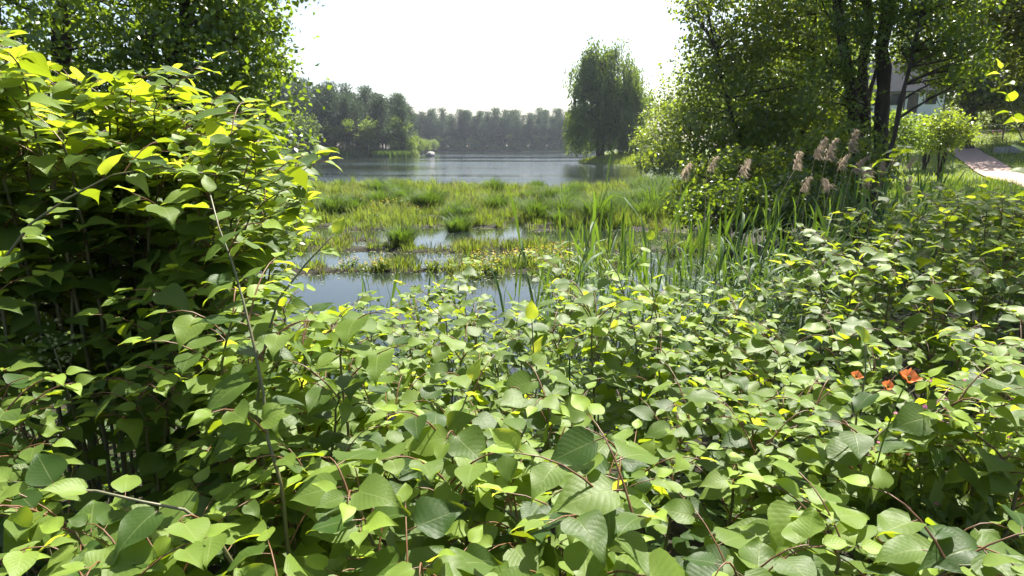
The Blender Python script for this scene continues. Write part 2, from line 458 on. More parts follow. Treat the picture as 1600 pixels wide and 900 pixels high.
# ------------------------------------------------------------------ leaf templates
def kn_leaf(length_w=0.80, droop=0.25, fold=0.18, curl=0.0, petiole=0.22, twist=0.0):
    """heart-based pointed leaf on its petiole, unit blade length, axis +Y, top +Z"""
    ts = np.array([0.0, 0.03, 0.10, 0.22, 0.36, 0.50, 0.64, 0.77, 0.88, 0.955])
    ws = np.array([0.13, 0.31, 0.455, 0.535, 0.525, 0.455, 0.33, 0.195, 0.085, 0.03]) * length_w
    us = np.array([-1, 0, 1])
    V, U = [], []
    for t, w in zip(ts, ws):
        for u in us:
            x = u * w
            y = t - 0.05 * abs(u) * (t < 0.02)
            z = fold * abs(x) * (1 - 0.5 * abs(x)) - droop * t ** 2 + curl * abs(u) * 0.06 * math.sin(t * 9 + (2 if u > 0 else 0)) + twist * x * t
            V.append((x, y + petiole, z)); U.append((u, t))
    V.append((0, 1.0 + petiole, -droop * 1.08 - 0.02)); U.append((0, 1))
    T = []
    for i in range(9):
        for j in range(2):
            p = i * 3 + j
            T += [(p, p + 1, p + 4), (p, p + 4, p + 3)] if j == 0 else [(p, p + 1, p + 3), (p + 1, p + 4, p + 3)]
    T += [(27, 28, 30), (28, 29, 30)]
    V = np.array(V); n0 = len(V)
    r = 0.013
    pv = np.array([(-r, 0, -0.03), (r, 0, -0.03), (0, 0, -0.03 + r * 1.6), (-r, petiole + 0.02, -0.012), (r, petiole + 0.02, -0.012), (0, petiole + 0.02, r * 0.6)])
    pt = [(0, 1, 4), (0, 4, 3), (1, 2, 5), (1, 5, 4), (2, 0, 3), (2, 3, 5)]
    return V, np.array(T), np.array(U), pv, np.array(pt)

def kn_leaf_mesh(name, var, **kw):
    V, T, U, pv, pt = kn_leaf(**kw)
    a = Acc(); a.add(V, T, var, U, 0); a.add(pv, pt, var, None, 1)
    return a.mesh(name, [M['knot'], M['twig']])

KSHAPES = [dict(droop=0.22, fold=0.16, curl=0.4), dict(droop=0.36, fold=0.22, curl=0.7, twist=0.12), dict(droop=0.10, fold=0.28, curl=0.5),
           dict(droop=0.48, fold=0.12, curl=0.9, twist=-0.15, length_w=0.78), dict(droop=0.28, fold=0.34, curl=0.3, length_w=0.74), dict(droop=0.16, fold=0.10, curl=0.8, length_w=0.92), dict(droop=0.62, fold=0.26, curl=1.1, twist=0.25, length_w=0.86), dict(droop=0.05, fold=0.42, curl=1.3, twist=-0.2, length_w=0.8)]
K_OLD = [[kn_leaf_mesh('knotweed_leaf_blade', v, **s) for s in KSHAPES] for v in (0.3, 0.75)]
K_YOUNG = [kn_leaf_mesh('young_leaf_blade', v, droop=d, fold=f, curl=0.5, length_w=w) for v, d, f, w in ((1.45, 0.3, 0.3, 0.66), (1.6, 0.15, 0.42, 0.6), (1.35, 0.45, 0.25, 0.72))]
KT = [kn_leaf(**s) for s in KSHAPES]

# ------------------------------------------------------------------ knotweed
class Kn:
    """skeleton of one knotweed plant: stem tubes and leaf frames"""
    def __init__(s, r): s.st, s.tw, s.lf, s.r = [], [], [], r
    def leaf(s, pos, d, size, age):
        r = s.r
        n = np.array([0, 0, 1.0]) + SUNV * 0.2 + r.normal(size=3) * 0.28 + np.array([0, -0.28, 0])
        s.lf.append((pos, d, n, size, age))
    def shoot(s, pts, rad, size, t0, step, woody):
        """leafy axis: leaves alternate left and right, tip leaves young and small"""
        r = s.r
        (s.st if woody else s.tw).append((pts, rad))
        seg = np.linalg.norm(np.diff(pts, axis=0), axis=1); L = seg.sum(); cum = np.concatenate([[0], np.cumsum(seg)])
        pos = t0 * L; side = 1 if r.random() < 0.5 else -1
        while pos < L:
            t = pos / L
            p = np.array([np.interp(pos, cum, pts[:, k]) for k in range(3)])
            q = np.array([np.interp(min(pos + 0.02, L), cum, pts[:, k]) for k in range(3)]) - np.array([np.interp(max(pos - 0.02, 0), cum, pts[:, k]) for k in range(3)])
            tg = unit(q)
            sv = np.cross(tg, (0, 0, 1.0))
            if np.linalg.norm(sv) < 0.3:
                ph = r.random() * 6.28; sv = np.array([math.cos(ph), math.sin(ph), 0])
            sv = unit(sv)
            k = 1.0 - 0.5 * max(0, (t - 0.66) / 0.34)
            d = sv * side * (1.0 if t < 0.85 else 0.5) + tg * 0.45 * np.array([1, 1, 0.4]) + np.array([0, 0, -0.12 if t < 0.7 else 0.10]) + r.normal(size=3) * 0.2
            s.leaf(p, d, size * k * r.uniform(0.72, 1.2), 1 if (t > 0.8 and r.random() < 0.5) else 0)
            side = -side
            pos += step * r.uniform(0.75, 1.25) * (0.6 + 0.4 * k)
        s.leaf(pts[-1], unit(pts[-1] - pts[-2]) + np.array([0, 0, 0.2]), size * 0.55, 1)

def grow(r, base, apex, leaf=0.125, nb=4, bl=0.36, pts=None, t0=0.35, rad=0.0075):
    k = Kn(r)
    if pts is None:
        H = apex - base
        ctrl = base + np.array([H[0] * 0.18, H[1] * 0.18, H[2] * 0.98])
        pts = bez(base, ctrl, apex, 13)
    n = len(pts)
    zz = r.normal(size=(n, 3)) * 0.007; zz[0] = 0
    pts = pts + zz
    L = np.linalg.norm(np.diff(pts, axis=0), axis=1).sum()
    k.shoot(pts, np.linspace(rad, 0.0022, n), leaf, t0, 0.075, True)
    for i in range(nb):
        t = 0.32 + 0.6 * (i + r.random()) / max(nb, 1)
        j = t * (n - 1); j0 = min(int(j), n - 2); p = pts[j0] + (pts[j0 + 1] - pts[j0]) * (j - j0)
        az = r.random() * 6.283
        d = np.array([math.cos(az), math.sin(az), 0.55]) + 0.3 * unit(pts[-1] - pts[0])
        l = bl * r.uniform(0.6, 1.25) * (1.15 - 0.5 * t)
        e = p + unit(d) * l + np.array([0, 0, -0.03]); c = p + unit(d) * l * 0.5 + np.array([0, 0, 0.05])
        b = bez(p, c, e, 6)
        k.shoot(b, np.linspace(0.0030, 0.0012, 6), leaf * r.uniform(0.72, 0.95), 0.22, 0.062, False)
    return k

NLEAF = [0]
def plant(k, base, label, group, name='knotweed_plant', individual=True):
    base = np.asarray(base, float)
    root = thing(name, label, 'plant', base, group)
    a = Acc()
    for p, rd in k.st: a.add(*tube(p, rd, 6))
    if individual:
        for p, rd in k.tw:
            t = Acc(); t.add(*tube(p, rd, 4)); t.build('twig', M['twig'], root, base)
    else:
        for p, rd in k.tw: a.add(*tube(p, rd, 4), mat=1)
    a.build('stem', M['stem'] if individual else [M['stem'], M['twig']], root, base)
    pos = np.array([l[0] for l in k.lf]); d = np.array([l[1] for l in k.lf]); n = np.array([l[2] for l in k.lf])
    size = np.array([l[3] for l in k.lf]); age = np.array([l[4] for l in k.lf])
    F = frames(d, n)
    if individual:
        for i in range(len(pos)):
            if age[i]: me = K_YOUNG[k.r.integers(3)]
            else: me = K_OLD[k.r.integers(2)][k.r.integers(len(KSHAPES))]
            o = bpy.data.objects.new('leaf', me); COL.objects.link(o); o.parent = root
            m4 = np.eye(4); m4[:3, :3] = F[i] * size[i]; m4[:3, 3] = pos[i] - base
            o.matrix_basis = Matrix(m4.tolist())
            NLEAF[0] += 1
    else:
        a = Acc(); pick = k.r.integers(len(KSHAPES), size=len(pos))
        var = np.where(age > 0, k.r.uniform(1.2, 1.6, len(pos)), k.r.uniform(0.1, 0.95, len(pos)))
        for s in range(len(KSHAPES)):
            mk = pick == s
            V, T, U, pv, pt = KT[s]
            scatter(a, V, T, pos[mk], d[mk], n[mk], size[mk], var[mk], U, 0)
            scatter(a, pv, pt, pos[mk], d[mk], n[mk], size[mk], var[mk], None, 1)
        a.build('leaves', [M['knot'], M['twig']], root, base, kind='stuff')
    return root

def smooth_poly(P, n):
    P = np.asarray(P, float)
    t = np.concatenate([[0], np.cumsum(np.linalg.norm(np.diff(P, axis=0), axis=1))]); t /= t[-1]
    s = np.linspace(0, 1, n)
    out = np.stack([np.interp(s, t, P[:, k]) for k in range(3)], 1)
    for _ in range(2): out[1:-1] = 0.25 * out[:-2] + 0.5 * out[1:-1] + 0.25 * out[2:]
    return out

def G(x, y): return float(gz(np.array([x]), np.array([y]))[0])

def knotweed_by_pixels(pix, label, nb, leaf, t0, bl=0.3, n=16, group=None, rad=0.0085):
    """a stem one can follow in the photograph; the first point continues down to the soil"""
    P = [at(*p) for p in pix]
    b = P[0].copy()
    b[2] = G(b[0], b[1])
    if P[0][2] - b[2] > 0.05:
        d = P[0] - P[1]; b[0] += d[0] * 0.3; b[1] += d[1] * 0.3 + 0.05; b[2] = G(b[0], b[1])
        mid = 0.5 * (b + P[0]); P = [b, mid] + P
    else: P[0][2] = b[2]
    pts = smooth_poly(P, n)
    r = np.random.default_rng(int(abs(pix[0][0] * 7 + pix[0][1])) + 5)
    k = grow(r, pts[0], pts[-1], leaf, nb, bl, pts, t0, rad)
    return plant(k, pts[0], label, group)

# --- single stems that stand out
knotweed_by_pixels([(458, 885, 1.42), (430, 730, 1.5), (408, 610, 1.56), (402, 520, 1.62), (376, 432, 1.7), (345, 350, 1.78), (325, 300, 1.84)],
                   'tall knotweed with one bare pale jointed stem rising at bottom left, beside the dark hollow', 6, 0.12, 0.36, 0.34)
knotweed_by_pixels([(345, 800, 1.25), (300, 792, 1.22), (215, 770, 1.2), (150, 756, 1.2), (80, 752, 1.2), (10, 760, 1.2)],
                   'low knotweed branch reaching left across the bottom left corner with big round leaves', 2, 0.125, 0.3, 0.2)
knotweed_by_pixels([(795, 722, 1.9), (822, 668, 1.95), (842, 610, 2.0), (843, 575, 2.0), (838, 535, 2.0), (832, 505, 2.0)],
                   'upright knotweed with yellow drooping top leaves standing just below the water, right of centre', 3, 0.125, 0.5, 0.22)
knotweed_by_pixels([(395, 560, 1.7), (420, 485, 1.72), (455, 432, 1.75), (490, 398, 1.78), (522, 372, 1.8)],
                   'slender reddish knotweed shoot leaning over the water at left, against the marsh', 3, 0.105, 0.3, 0.22)
knotweed_by_pixels([(1290, 770, 1.75), (1345, 705, 1.8), (1395, 655, 1.85), (1432, 618, 1.9), (1445, 590, 1.9)],
                   'knotweed stem slanting up to the right beside the orange poppy', 3, 0.115, 0.3, 0.25)
knotweed_by_pixels([(1420, 880, 1.35), (1350, 830, 1.33), (1300, 800, 1.32), (1250, 775, 1.3)],
                   'low knotweed branch with long pointed overlapping leaves at the bottom right', 2, 0.13, 0.2, 0.24)
knotweed_by_pixels([(1325, 700, 2.0), (1338, 640, 2.05), (1345, 580, 2.1), (1350, 540, 2.1)],
                   'knotweed with a single bright yellow heart leaf on top, left of the poppies', 2, 0.11, 0.5, 0.25)
knotweed_by_pixels([(640, 800, 1.6), (672, 735, 1.62), (690, 690, 1.65), (715, 650, 1.68), (740, 600, 1.7)],
                   'knotweed stem with pale rolled young leaves at the centre bottom', 3, 0.12, 0.2, 0.3)
knotweed_by_pixels([(-60, 520, 2.1), (15, 400, 2.1), (50, 312, 2.1), (105, 285, 2.12), (180, 265, 2.15), (265, 255, 2.2), (335, 272, 2.25)],
                   'arching brown knotweed stem bowing to the right through the left bush', 4, 0.125, 0.35, 0.36)
knotweed_by_pixels([(1000, 560, 2.9), (985, 470, 2.95), (965, 420, 3.0), (950, 398, 3.0)],
                   'knotweed with yellow tip leaves standing in front of the reeds, right of the water', 3, 0.115, 0.45, 0.25)
knotweed_by_pixels([(1030, 520, 3.1), (1020, 440, 3.1), (1012, 400, 3.1), (1020, 382, 3.1)],
                   'knotweed with two bright yellow leaves at its tip among the tall green reeds', 3, 0.11, 0.45, 0.25)
knotweed_by_pixels([(1640, 420, 4.0), (1615, 300, 4.0), (1590, 190, 4.0), (1560, 112, 4.0)],
                   'tall knotweed shoot rising against the dark tree at the far right edge', 6, 0.12, 0.25, 0.45)

# --- the big bush on the left
topx = [-220, 0, 60, 130, 210, 330, 400, 450, 505, 560]
topy = [0, 35, 70, 105, 115, 130, 170, 225, 285, 330]
r = np.random.default_rng(21)
for i in range(84):
    px = r.uniform(-260, 500); f = r.random() ** 1.5
    if px > 330: f *= 0.45
    py = np.interp(px, topx, topy) + 22 + f * 190
    Y = r.uniform(2.2, 3.7) if f < 0.45 else r.uniform(2.3, 3.2)
    ap = at(px, py, Y)
    off = 0.35 + 0.45 * sstep(250, 500, px)
    base = np.array([ap[0] - off * r.uniform(0.8, 1.3), ap[1] + r.uniform(0.1, 0.8), 0]); base[1] = max(base[1], 2.7)
    base[2] = G(base[0], base[1]) - 0.02
    k = grow(r, base, ap, 0.155, 6, 0.42, t0=0.42, rad=0.011)
    third = 'at the frame edge' if px < 0 else 'beside its arching stem' if px < 180 else 'in front of the dark alder' if px < 360 else 'drooping right side by the water'
    row = 'crown' if f < 0.3 else 'shaded face'
    plant(k, base, 'knotweed in the %s of the left bush, %s' % (row, third), 'left bush %s, %s' % (row, third))

# --- sunlit plants filling the foot of the bush towards the water
for i in range(26):
    px, py, Y = r.uniform(270, 540), r.uniform(465, 620), r.uniform(1.75, 3.0)
    if py < 520 and px > 470: py += 40
    ap = at(px, py, Y); base = np.array([ap[0] + r.uniform(-0.25, 0.1), ap[1] + r.uniform(0, 0.3), 0]); base[2] = G(base[0], base[1]) - 0.02
    plant(grow(r, base, ap, 0.125, 5, 0.3, t0=0.35), base, 'sunlit knotweed between the bare pale stem and the open water', 'sunlit knotweed beside the pale stem')

# --- the carpet over the bank
def canopy(x, y):
    a = x / y
    c = 1.95 - 0.135 * max(0.0, y - 2.2)
    c += 0.88 * float(sstep(0.42, 0.64, a)) * float(sstep(2.7, 4.8, y))
    c += 0.25 * float(sstep(0.02, 0.12, a)) * float(sstep(0.36, 0.2, a)) * float(sstep(2.2, 3.2, y))
    return c

def zone(px, py):
    if py > 640:
        if px < 300: return 'leafy knotweed in the sunlit carpet at the bottom left corner', 'bottom left knotweed'
        if px < 640: return 'leafy knotweed along the bottom edge around the bare pale stem', 'bottom knotweed left of centre'
        if px < 1000: return 'leafy knotweed along the bottom edge at the centre, partly shaded', 'bottom centre knotweed'
        if px < 1330: return 'leafy knotweed along the bottom edge right of centre with dark gaps', 'bottom knotweed right of centre'
        return 'leafy knotweed in the bottom right corner near the pink-flowered herb', 'bottom right knotweed'
    if py > 500:
        if px < 420: return 'knotweed at the foot of the dark hollow under the left bush', 'knotweed under the left bush'
        if px < 820: return 'sunlit knotweed in the band just below the open water', 'knotweed below the water'
        if px < 1200: return 'knotweed in the middle band below the green reeds', 'knotweed below the reeds'
        return 'knotweed in the middle band at the right around the poppies', 'knotweed around the poppies'
    if px < 850: return 'small knotweed at the very edge of the open water', 'knotweed at the water edge'
    if px < 1200: return 'shaded knotweed among the feet of the tall reeds', 'knotweed among the reeds'
    w = 'beside the reed plumes' if px < 1380 else 'below the paved path' if px < 1520 else 'at the right frame edge'
    h = 'on the crest of the right bank' if py < 340 else 'halfway up the right bank' if py < 420 else 'low on the right bank'
    return 'shaded knotweed %s, %s' % (h, w), 'knotweed %s, %s' % (h, w)

r = np.random.default_rng(33)
cnt = 0
y = 0.95
while y < 7.4:
    step = 0.215 + 0.048 * y
    xs = np.arange(-0.95 * y - 0.35, 0.98 * y + 0.4, step)
    for x0 in xs:
        x = x0 + r.uniform(-0.4, 0.4) * step; yy = y + r.uniform(-0.4, 0.4) * step
        a_ = x / yy
        lim = np.interp(a_, [-1, -0.35, -0.1, 0.05, 0.2, 0.4, 0.7, 1], [2.6, 3.6, 4.9, 4.2, 3.7, 4.1, 7.2, 7.2])
        if yy > lim or yy < 0.9: continue
        if a_ > 0.02 and r.random() < (0.2 * min(1.0, yy - 0.6) if yy < 3.3 else 0.06): continue
        if yy > 2.25 and a_ < -0.5 and r.random() < 0.6: continue
        if yy < 1.1 and abs(a_) < 0.1 and False: continue
        z = canopy(x, yy) + r.normal() * (0.09 + 0.05 * (a_ > 0)) - 0.04
        base = np.array([x + r.uniform(-0.18, 0.18), yy + r.uniform(0.0, 0.25), 0]); g = G(base[0], base[1]); base[2] = g - 0.02
        if z - g < 0.45: z = g + 0.45
        ap = np.array([x, yy, z])
        px, py = project(ap)
        if px < -160 or px > 1760 or py > 1150: continue
        near = yy < 4.0
        k = grow(r, base, ap, (0.118 if yy < 2.6 else 0.122) * r.uniform(0.85, 1.12), 9 if yy < 2.6 else 8, 0.29 if yy < 3.5 else 0.38, t0=0.34)
        lab, grp = zone(px, py)
        plant(k, base, lab, grp, individual=near); cnt += 1
    y += step * 0.92
print('carpet plants', cnt, 'leaf objects', NLEAF[0])

k = 9000
uy = 0.7 + 7.2 * r.random(k) ** 0.8; ux = r.uniform(-1.0, 1.05, k) * (uy + 0.3)
keep = lake_sd(ux, uy) > 0.15; ux, uy = ux[keep], uy[keep]; k = len(ux)
a = Acc(); V, T, U, pv, pt = KT[0]
d_ = r.normal(size=(k, 3)) * np.array([1, 1, 0.2])
scatter(a, V, T, np.stack([ux, uy, gz(ux, uy) + r.uniform(0.02, 0.38, k)], 1), d_, np.tile([0, 0, 1.0], (k, 1)) + r.normal(size=(k, 3)) * 0.35, r.uniform(0.06, 0.12, k), r.uniform(-0.2, 0.4, k), U)
tag(a.build('undergrowth_leaves', M['knot'], kind='stuff'), 'low shaded leaves covering the soil under the knotweed', 'undergrowth')

# ------------------------------------------------------------------ trees
LEAF5 = (np.array([(0, 0, 0), (0, 1, -0.12), (0, 0.5, 0), (-0.36, 0.45, 0.10), (0.36, 0.45, 0.10)]), np.array([(0, 2, 3), (2, 1, 3), (0, 4, 2), (2, 4, 1)]))
QUAD = (np.array([(-0.5, 0, 0), (0.5, 0, 0), (0.4, 1, -0.1), (-0.4, 1, -0.1)]), np.array([(0, 1, 2), (0, 2, 3)]))

def leaf_cloud(acc, r, centers, crad, per, size, flat=0.7, up=0.5, tmpl=LEAF5, vmean=0.5, outward=None):
    """leaves in uneven clumps"""
    k = len(centers) * per
    c = np.repeat(centers, per, 0); cr = np.repeat(crad, per)
    off = r.normal(size=(k, 3)) * 0.5
    off *= np.minimum(1, 0.95 / np.maximum(np.linalg.norm(off, axis=1, keepdims=True), 1e-6))
    pos = c + off * cr[:, None] * np.array([1, 1, flat])
    d = unit(r.normal(size=(k, 3)) + off * 0.8 + np.array([0, 0, -0.25]))
    n = r.normal(size=(k, 3)) * 0.6 + np.array([0, 0, up]) + off * 0.3
    var = np.clip(np.repeat(r.uniform(-0.25, 0.25, len(centers)), per) + r.normal(size=k) * 0.22 + vmean, 0, 1)
    scatter(acc, *tmpl, pos, d, n, size * r.uniform(0.7, 1.25, k), var)

def lobes_points(r, lobes, n, shell=0.45, noisegap=True):
    """clump centres through the lobes' volume, thicker outward"""
    vol = np.array([l[1][0] * l[1][1] * l[1][2] for l in lobes]) ** 0.8; vol /= vol.sum()
    idx = r.choice(len(lobes), size=n, p=vol)
    C = np.array([l[0] for l in lobes])[idx]; S = np.array([l[1] for l in lobes])[idx]
    u = r.random(n) ** (1 / 3); u = shell + (1 - shell) * u
    return C + unit(r.normal(size=(n, 3))) * u[:, None] * S

def tree(name, label, cat, base, trunks, lobes, nclump, per, leaf, mat, seed, crad=0.6, bark='bark', group=None, nlimb=40, shell=0.4, sides=8, vmean=0.5, limb_r=0.05):
    """trunk polylines with radii, limbs reaching into the crown, leaves in clumps"""
    r = np.random.default_rng(seed)
    base = np.asarray(base, float)
    root = thing(name, label, cat, base, group)
    tp = []
    for pts, r0, r1 in trunks:
        pts = smooth_poly(pts, 18); pts[1:-1] += r.normal(size=(16, 3)) * r0 * 0.22
        rad = np.linspace(r0, r1, 18) * (1 + 0.12 * r.normal(size=18)); rad[0] *= 1.35
        a = Acc(); a.add(*tube(pts, np.maximum(rad, r1 * 0.5), sides)); a.build('trunk', M[bark], root, base)
        tp.append((pts, rad))
    allp = np.concatenate([p[3:] for p, _ in tp])
    cen = lobes_points(r, lobes, nclump, shell)
    a = Acc()
    for c in cen[r.permutation(nclump)[:nlimb]]:
        dv = np.linalg.norm((allp - c) * np.array([1, 1, 1.3]), axis=1) + 3 * np.maximum(allp[:, 2] - c[2], 0)
        j = np.argmin(dv + r.random(len(dv)) * 0.6); p = allp[j]
        L = np.linalg.norm(c - p)
        m_ = 0.5 * (p + c) + r.normal(size=3) * L * 0.1 + np.array([0, 0, 0.1 * L])
        b = bez(p, m_, c, 7)
        a.add(*tube(b, np.linspace(min(limb_r, 0.012 * L + 0.012), 0.007, 7), 5))
        for q in range(3):
            s = b[2 + q]; e = s + unit(r.normal(size=3) + unit(c - p) + np.array([0, 0, 0.2])) * L * r.uniform(0.2, 0.4)
            a.add(*tube(bez(s, 0.5 * (s + e) + r.normal(size=3) * 0.06 * L, e, 4), np.linspace(0.012, 0.004, 4), 4))
    a.build('limbs', M[bark], root, base)
    a = Acc()
    leaf_cloud(a, r, cen, crad * r.uniform(0.6, 1.35, nclump), per, leaf, vmean=vmean)
    a.build('crown', M[mat], root, base, kind='stuff')
    return root

def lob(px, py, Y, rx, ry, rz):
    return (at(px, py, Y), (rx, ry, rz))

# dark alder behind the left bush
Y = 9.0
b = np.array([-6.6, 9.0, G(-6.6, 9.0) - 0.1])
tree('alder_tree', 'broad dark alder with small glossy leaves behind the left bush', 'tree', b,
     [([b, b + (0.2, 0, 1.5), b + (0.6, -0.2, 3.5), b + (1.0, 0.1, 6.2)], 0.2, 0.05), ([b + (0.1, 0.1, 0.3), b + (0.9, 0.3, 1.8), b + (1.9, 0.2, 3.6), b + (2.5, 0.1, 5.2)], 0.14, 0.04),
      ([b + (0, 0, 0.3), b + (-0.7, 0.2, 2), b + (-1.2, 0.3, 5)], 0.14, 0.04)],
     [lob(120, 40, 9, 2.6, 1.7, 1.9), lob(330, 30, 9.3, 1.0, 1.2, 1.2), lob(300, 130, 9.0, 1.25, 1.2, 1.0), lob(390, 70, 9.2, 0.45, 0.7, 0.45), lob(410, 190, 8.8, 0.5, 0.8, 0.75), lob(380, 280, 8.6, 0.65, 0.9, 0.8),
      lob(200, 250, 8.8, 1.5, 1.2, 1.3), lob(30, 180, 9, 1.8, 1.3, 1.8), lob(405, 375, 8.3, 0.42, 0.6, 0.45), lob(250, -120, 9.5, 2.2, 1.8, 1.6), lob(375, 20, 9.6, 0.5, 0.9, 0.5)],
     900, 50, 0.088, 'alder', 3, crad=0.42, nlimb=130)

# big shrub willow at the right of the water
b = np.array([7.6, 17.5, G(7.6, 17.5) - 0.1])
tree('shrub_willow', 'big bushy willow overhanging the water, left of the dark alder trunks', 'tree', b,
     [([b, b + (-0.8, 0.1, 1.5), b + (-1.7, -0.2, 3.2), b + (-2.2, 0, 5.0)], 0.13, 0.03), ([b, b + (0.4, 0.2, 2), b + (0.3, -0.2, 4.5), b + (0.2, 0.1, 7.2)], 0.14, 0.03),
      ([b + (0.1, 0, 0.2), b + (-1.2, -0.5, 1.0), b + (-2.6, -0.7, 1.7)], 0.1, 0.03), ([b + (0.1, 0, 0.2), b + (1.0, 0.2, 1.4), b + (1.9, 0, 3.4), b + (2.2, 0, 5.4)], 0.1, 0.03)],
     [lob(1150, 40, 18, 1.2, 1.4, 1.3), lob(1210, 110, 17.5, 1.7, 1.6, 1.6), lob(1130, 160, 17.3, 1.1, 1.4, 1.0), lob(1100, 215, 17, 0.8, 1.2, 0.7), lob(1170, 250, 16.6, 1.5, 1.4, 0.9), lob(1250, 210, 16.8, 1.3, 1.4, 1.2),
      lob(1270, 40, 18, 1.3, 1.5, 1.6), lob(1090, 95, 17.6, 0.5, 0.8, 0.45), lob(1200, -60, 18.5, 1.8, 1.6, 1.4), lob(1075, 225, 16.8, 0.5, 0.8, 0.4), lob(1240, 285, 16, 1.4, 1.2, 0.7), lob(1090, 10, 18.3, 0.5, 0.7, 0.4)],
     720, 46, 0.115, 'shrub', 5, crad=0.55, nlimb=150)

# low bushes along the far bank
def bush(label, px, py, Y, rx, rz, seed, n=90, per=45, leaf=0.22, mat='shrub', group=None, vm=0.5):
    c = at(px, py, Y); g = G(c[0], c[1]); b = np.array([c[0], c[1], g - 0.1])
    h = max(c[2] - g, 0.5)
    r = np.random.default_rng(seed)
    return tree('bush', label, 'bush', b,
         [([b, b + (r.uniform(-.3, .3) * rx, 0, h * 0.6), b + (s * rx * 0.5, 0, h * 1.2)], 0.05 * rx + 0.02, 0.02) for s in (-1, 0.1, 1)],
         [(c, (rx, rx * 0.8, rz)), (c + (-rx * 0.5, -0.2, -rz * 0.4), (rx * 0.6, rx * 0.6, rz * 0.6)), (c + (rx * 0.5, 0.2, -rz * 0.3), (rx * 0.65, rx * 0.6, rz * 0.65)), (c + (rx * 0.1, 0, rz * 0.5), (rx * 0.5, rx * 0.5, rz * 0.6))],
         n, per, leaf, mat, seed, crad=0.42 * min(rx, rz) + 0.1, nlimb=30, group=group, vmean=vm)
bush('rounded dark bush on the grassy bank, right of the weeping willow', 1040, 205, 62, 2.6, 2.6, 11)
bush('low bush at the water edge under the rounded dark bush', 1035, 250, 52, 2.3, 1.2, 12, 80)
bush('tall bush between the weeping willow and the overhanging shrub', 1085, 150, 55, 3.0, 3.2, 13, 120)
bush('small round bush on the lawn bank right of the weeping willow', 1003, 220, 88, 1.4, 0.9, 14, 40)
bush('dark undergrowth bush at the foot of the overhanging willow', 1150, 285, 14.5, 1.3, 0.7, 15, 110, 45, 0.10)
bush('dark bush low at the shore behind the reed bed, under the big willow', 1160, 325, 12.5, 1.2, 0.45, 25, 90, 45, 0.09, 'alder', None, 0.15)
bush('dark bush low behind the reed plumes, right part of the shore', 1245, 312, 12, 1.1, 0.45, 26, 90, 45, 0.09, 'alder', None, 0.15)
bush('shady undergrowth bush in front of the alder trunks', 1290, 262, 13.8, 1.3, 0.7, 16, 110, 45, 0.10)
bush('small dark bush on the lawn left of the wooden fence post', 1478, 205, 27, 0.85, 0.8, 17, 60, 45, 0.13)
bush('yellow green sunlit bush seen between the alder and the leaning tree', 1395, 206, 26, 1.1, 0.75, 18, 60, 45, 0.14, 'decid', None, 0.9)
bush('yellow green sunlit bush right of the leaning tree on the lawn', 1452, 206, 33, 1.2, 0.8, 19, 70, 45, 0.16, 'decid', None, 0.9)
bush('bush filling the gap under the right-hand dark tree', 1570, 165, 50, 3.4, 1.6, 20, 110, 45, 0.25, 'oak')

# alders at the right
def trunk_px(pix): return [at(*p) for p in pix]
def ground_pt(px, Y):
    x = (px - 800) / FPX * Y / math.cos(PITCH) * 0.99
    return np.array([x, Y, G(x, Y) - 0.1])
def px_tree(name, label, cat, pixtr, r0, r1, lobes, **kw):
    P = trunk_px(pixtr); b = P[0].copy(); b[2] = G(b[0], b[1]) - 0.1
    P = [b] + [p for p in P if p[2] > b[2] + 0.3]
    return tree(name, label, cat, b, [(P, r0, r1)], lobes, **kw)
px_tree('alder_tree', 'dark alder trunk leaning left, leftmost of the three trunks at the right', 'tree', [(1348, 260, 15), (1340, 200, 15), (1325, 110, 15), (1312, 30, 15), (1300, -60, 15), (1295, -160, 15)], 0.19, 0.07,
        [lob(1310, -20, 15, 1.3, 1.3, 0.9), lob(1290, -110, 15, 1.6, 1.5, 1.2), lob(1320, 70, 14.5, 0.7, 0.9, 0.7), lob(1300, 150, 14.6, 0.6, 0.8, 0.6)], nclump=210, per=44, leaf=0.095, mat='alder', seed=31, crad=0.5, nlimb=60)
px_tree('alder_tree', 'dark alder trunk in the middle, joined at the foot with its left neighbour', 'tree', [(1352, 260, 15.2), (1350, 200, 15.2), (1347, 120, 15.2), (1352, 40, 15.3), (1362, -60, 15.3), (1366, -160, 15.3)], 0.17, 0.07,
        [lob(1360, -60, 15.4, 1.4, 1.3, 1.1), lob(1370, -160, 15.4, 1.6, 1.5, 1.2), lob(1375, 30, 15.0, 0.6, 0.7, 0.5)], nclump=150, per=44, leaf=0.095, mat='alder', seed=32, crad=0.5, nlimb=50)
px_tree('alder_tree', 'straight dark alder, rightmost and thickest of the three trunks', 'tree', [(1368, 260, 14.4), (1374, 200, 14.4), (1378, 110, 14.5), (1384, 30, 14.5), (1388, -70, 14.5), (1390, -170, 14.5)], 0.2, 0.08,
        [lob(1420, -30, 14.5, 1.1, 1.2, 0.8), lob(1400, -150, 14.5, 1.7, 1.5, 1.1), lob(1350, 215, 14.0, 0.5, 0.5, 0.35), (np.array([7.4, 9.9, 10.4]), (2.6, 2.2, 1.1)), (np.array([9.6, 9.6, 9.8]), (2.2, 2.2, 1.1)), (np.array([5.9, 10.6, 10.8]), (1.9, 1.8, 1.0)), (np.array([8.4, 12.0, 10.6]), (2.4, 2.0, 1.2))], nclump=560, per=44, leaf=0.095, mat='alder', seed=33, crad=0.48, nlimb=50)  # last lobes: unseen foliage above the frame, added to shade the right bank
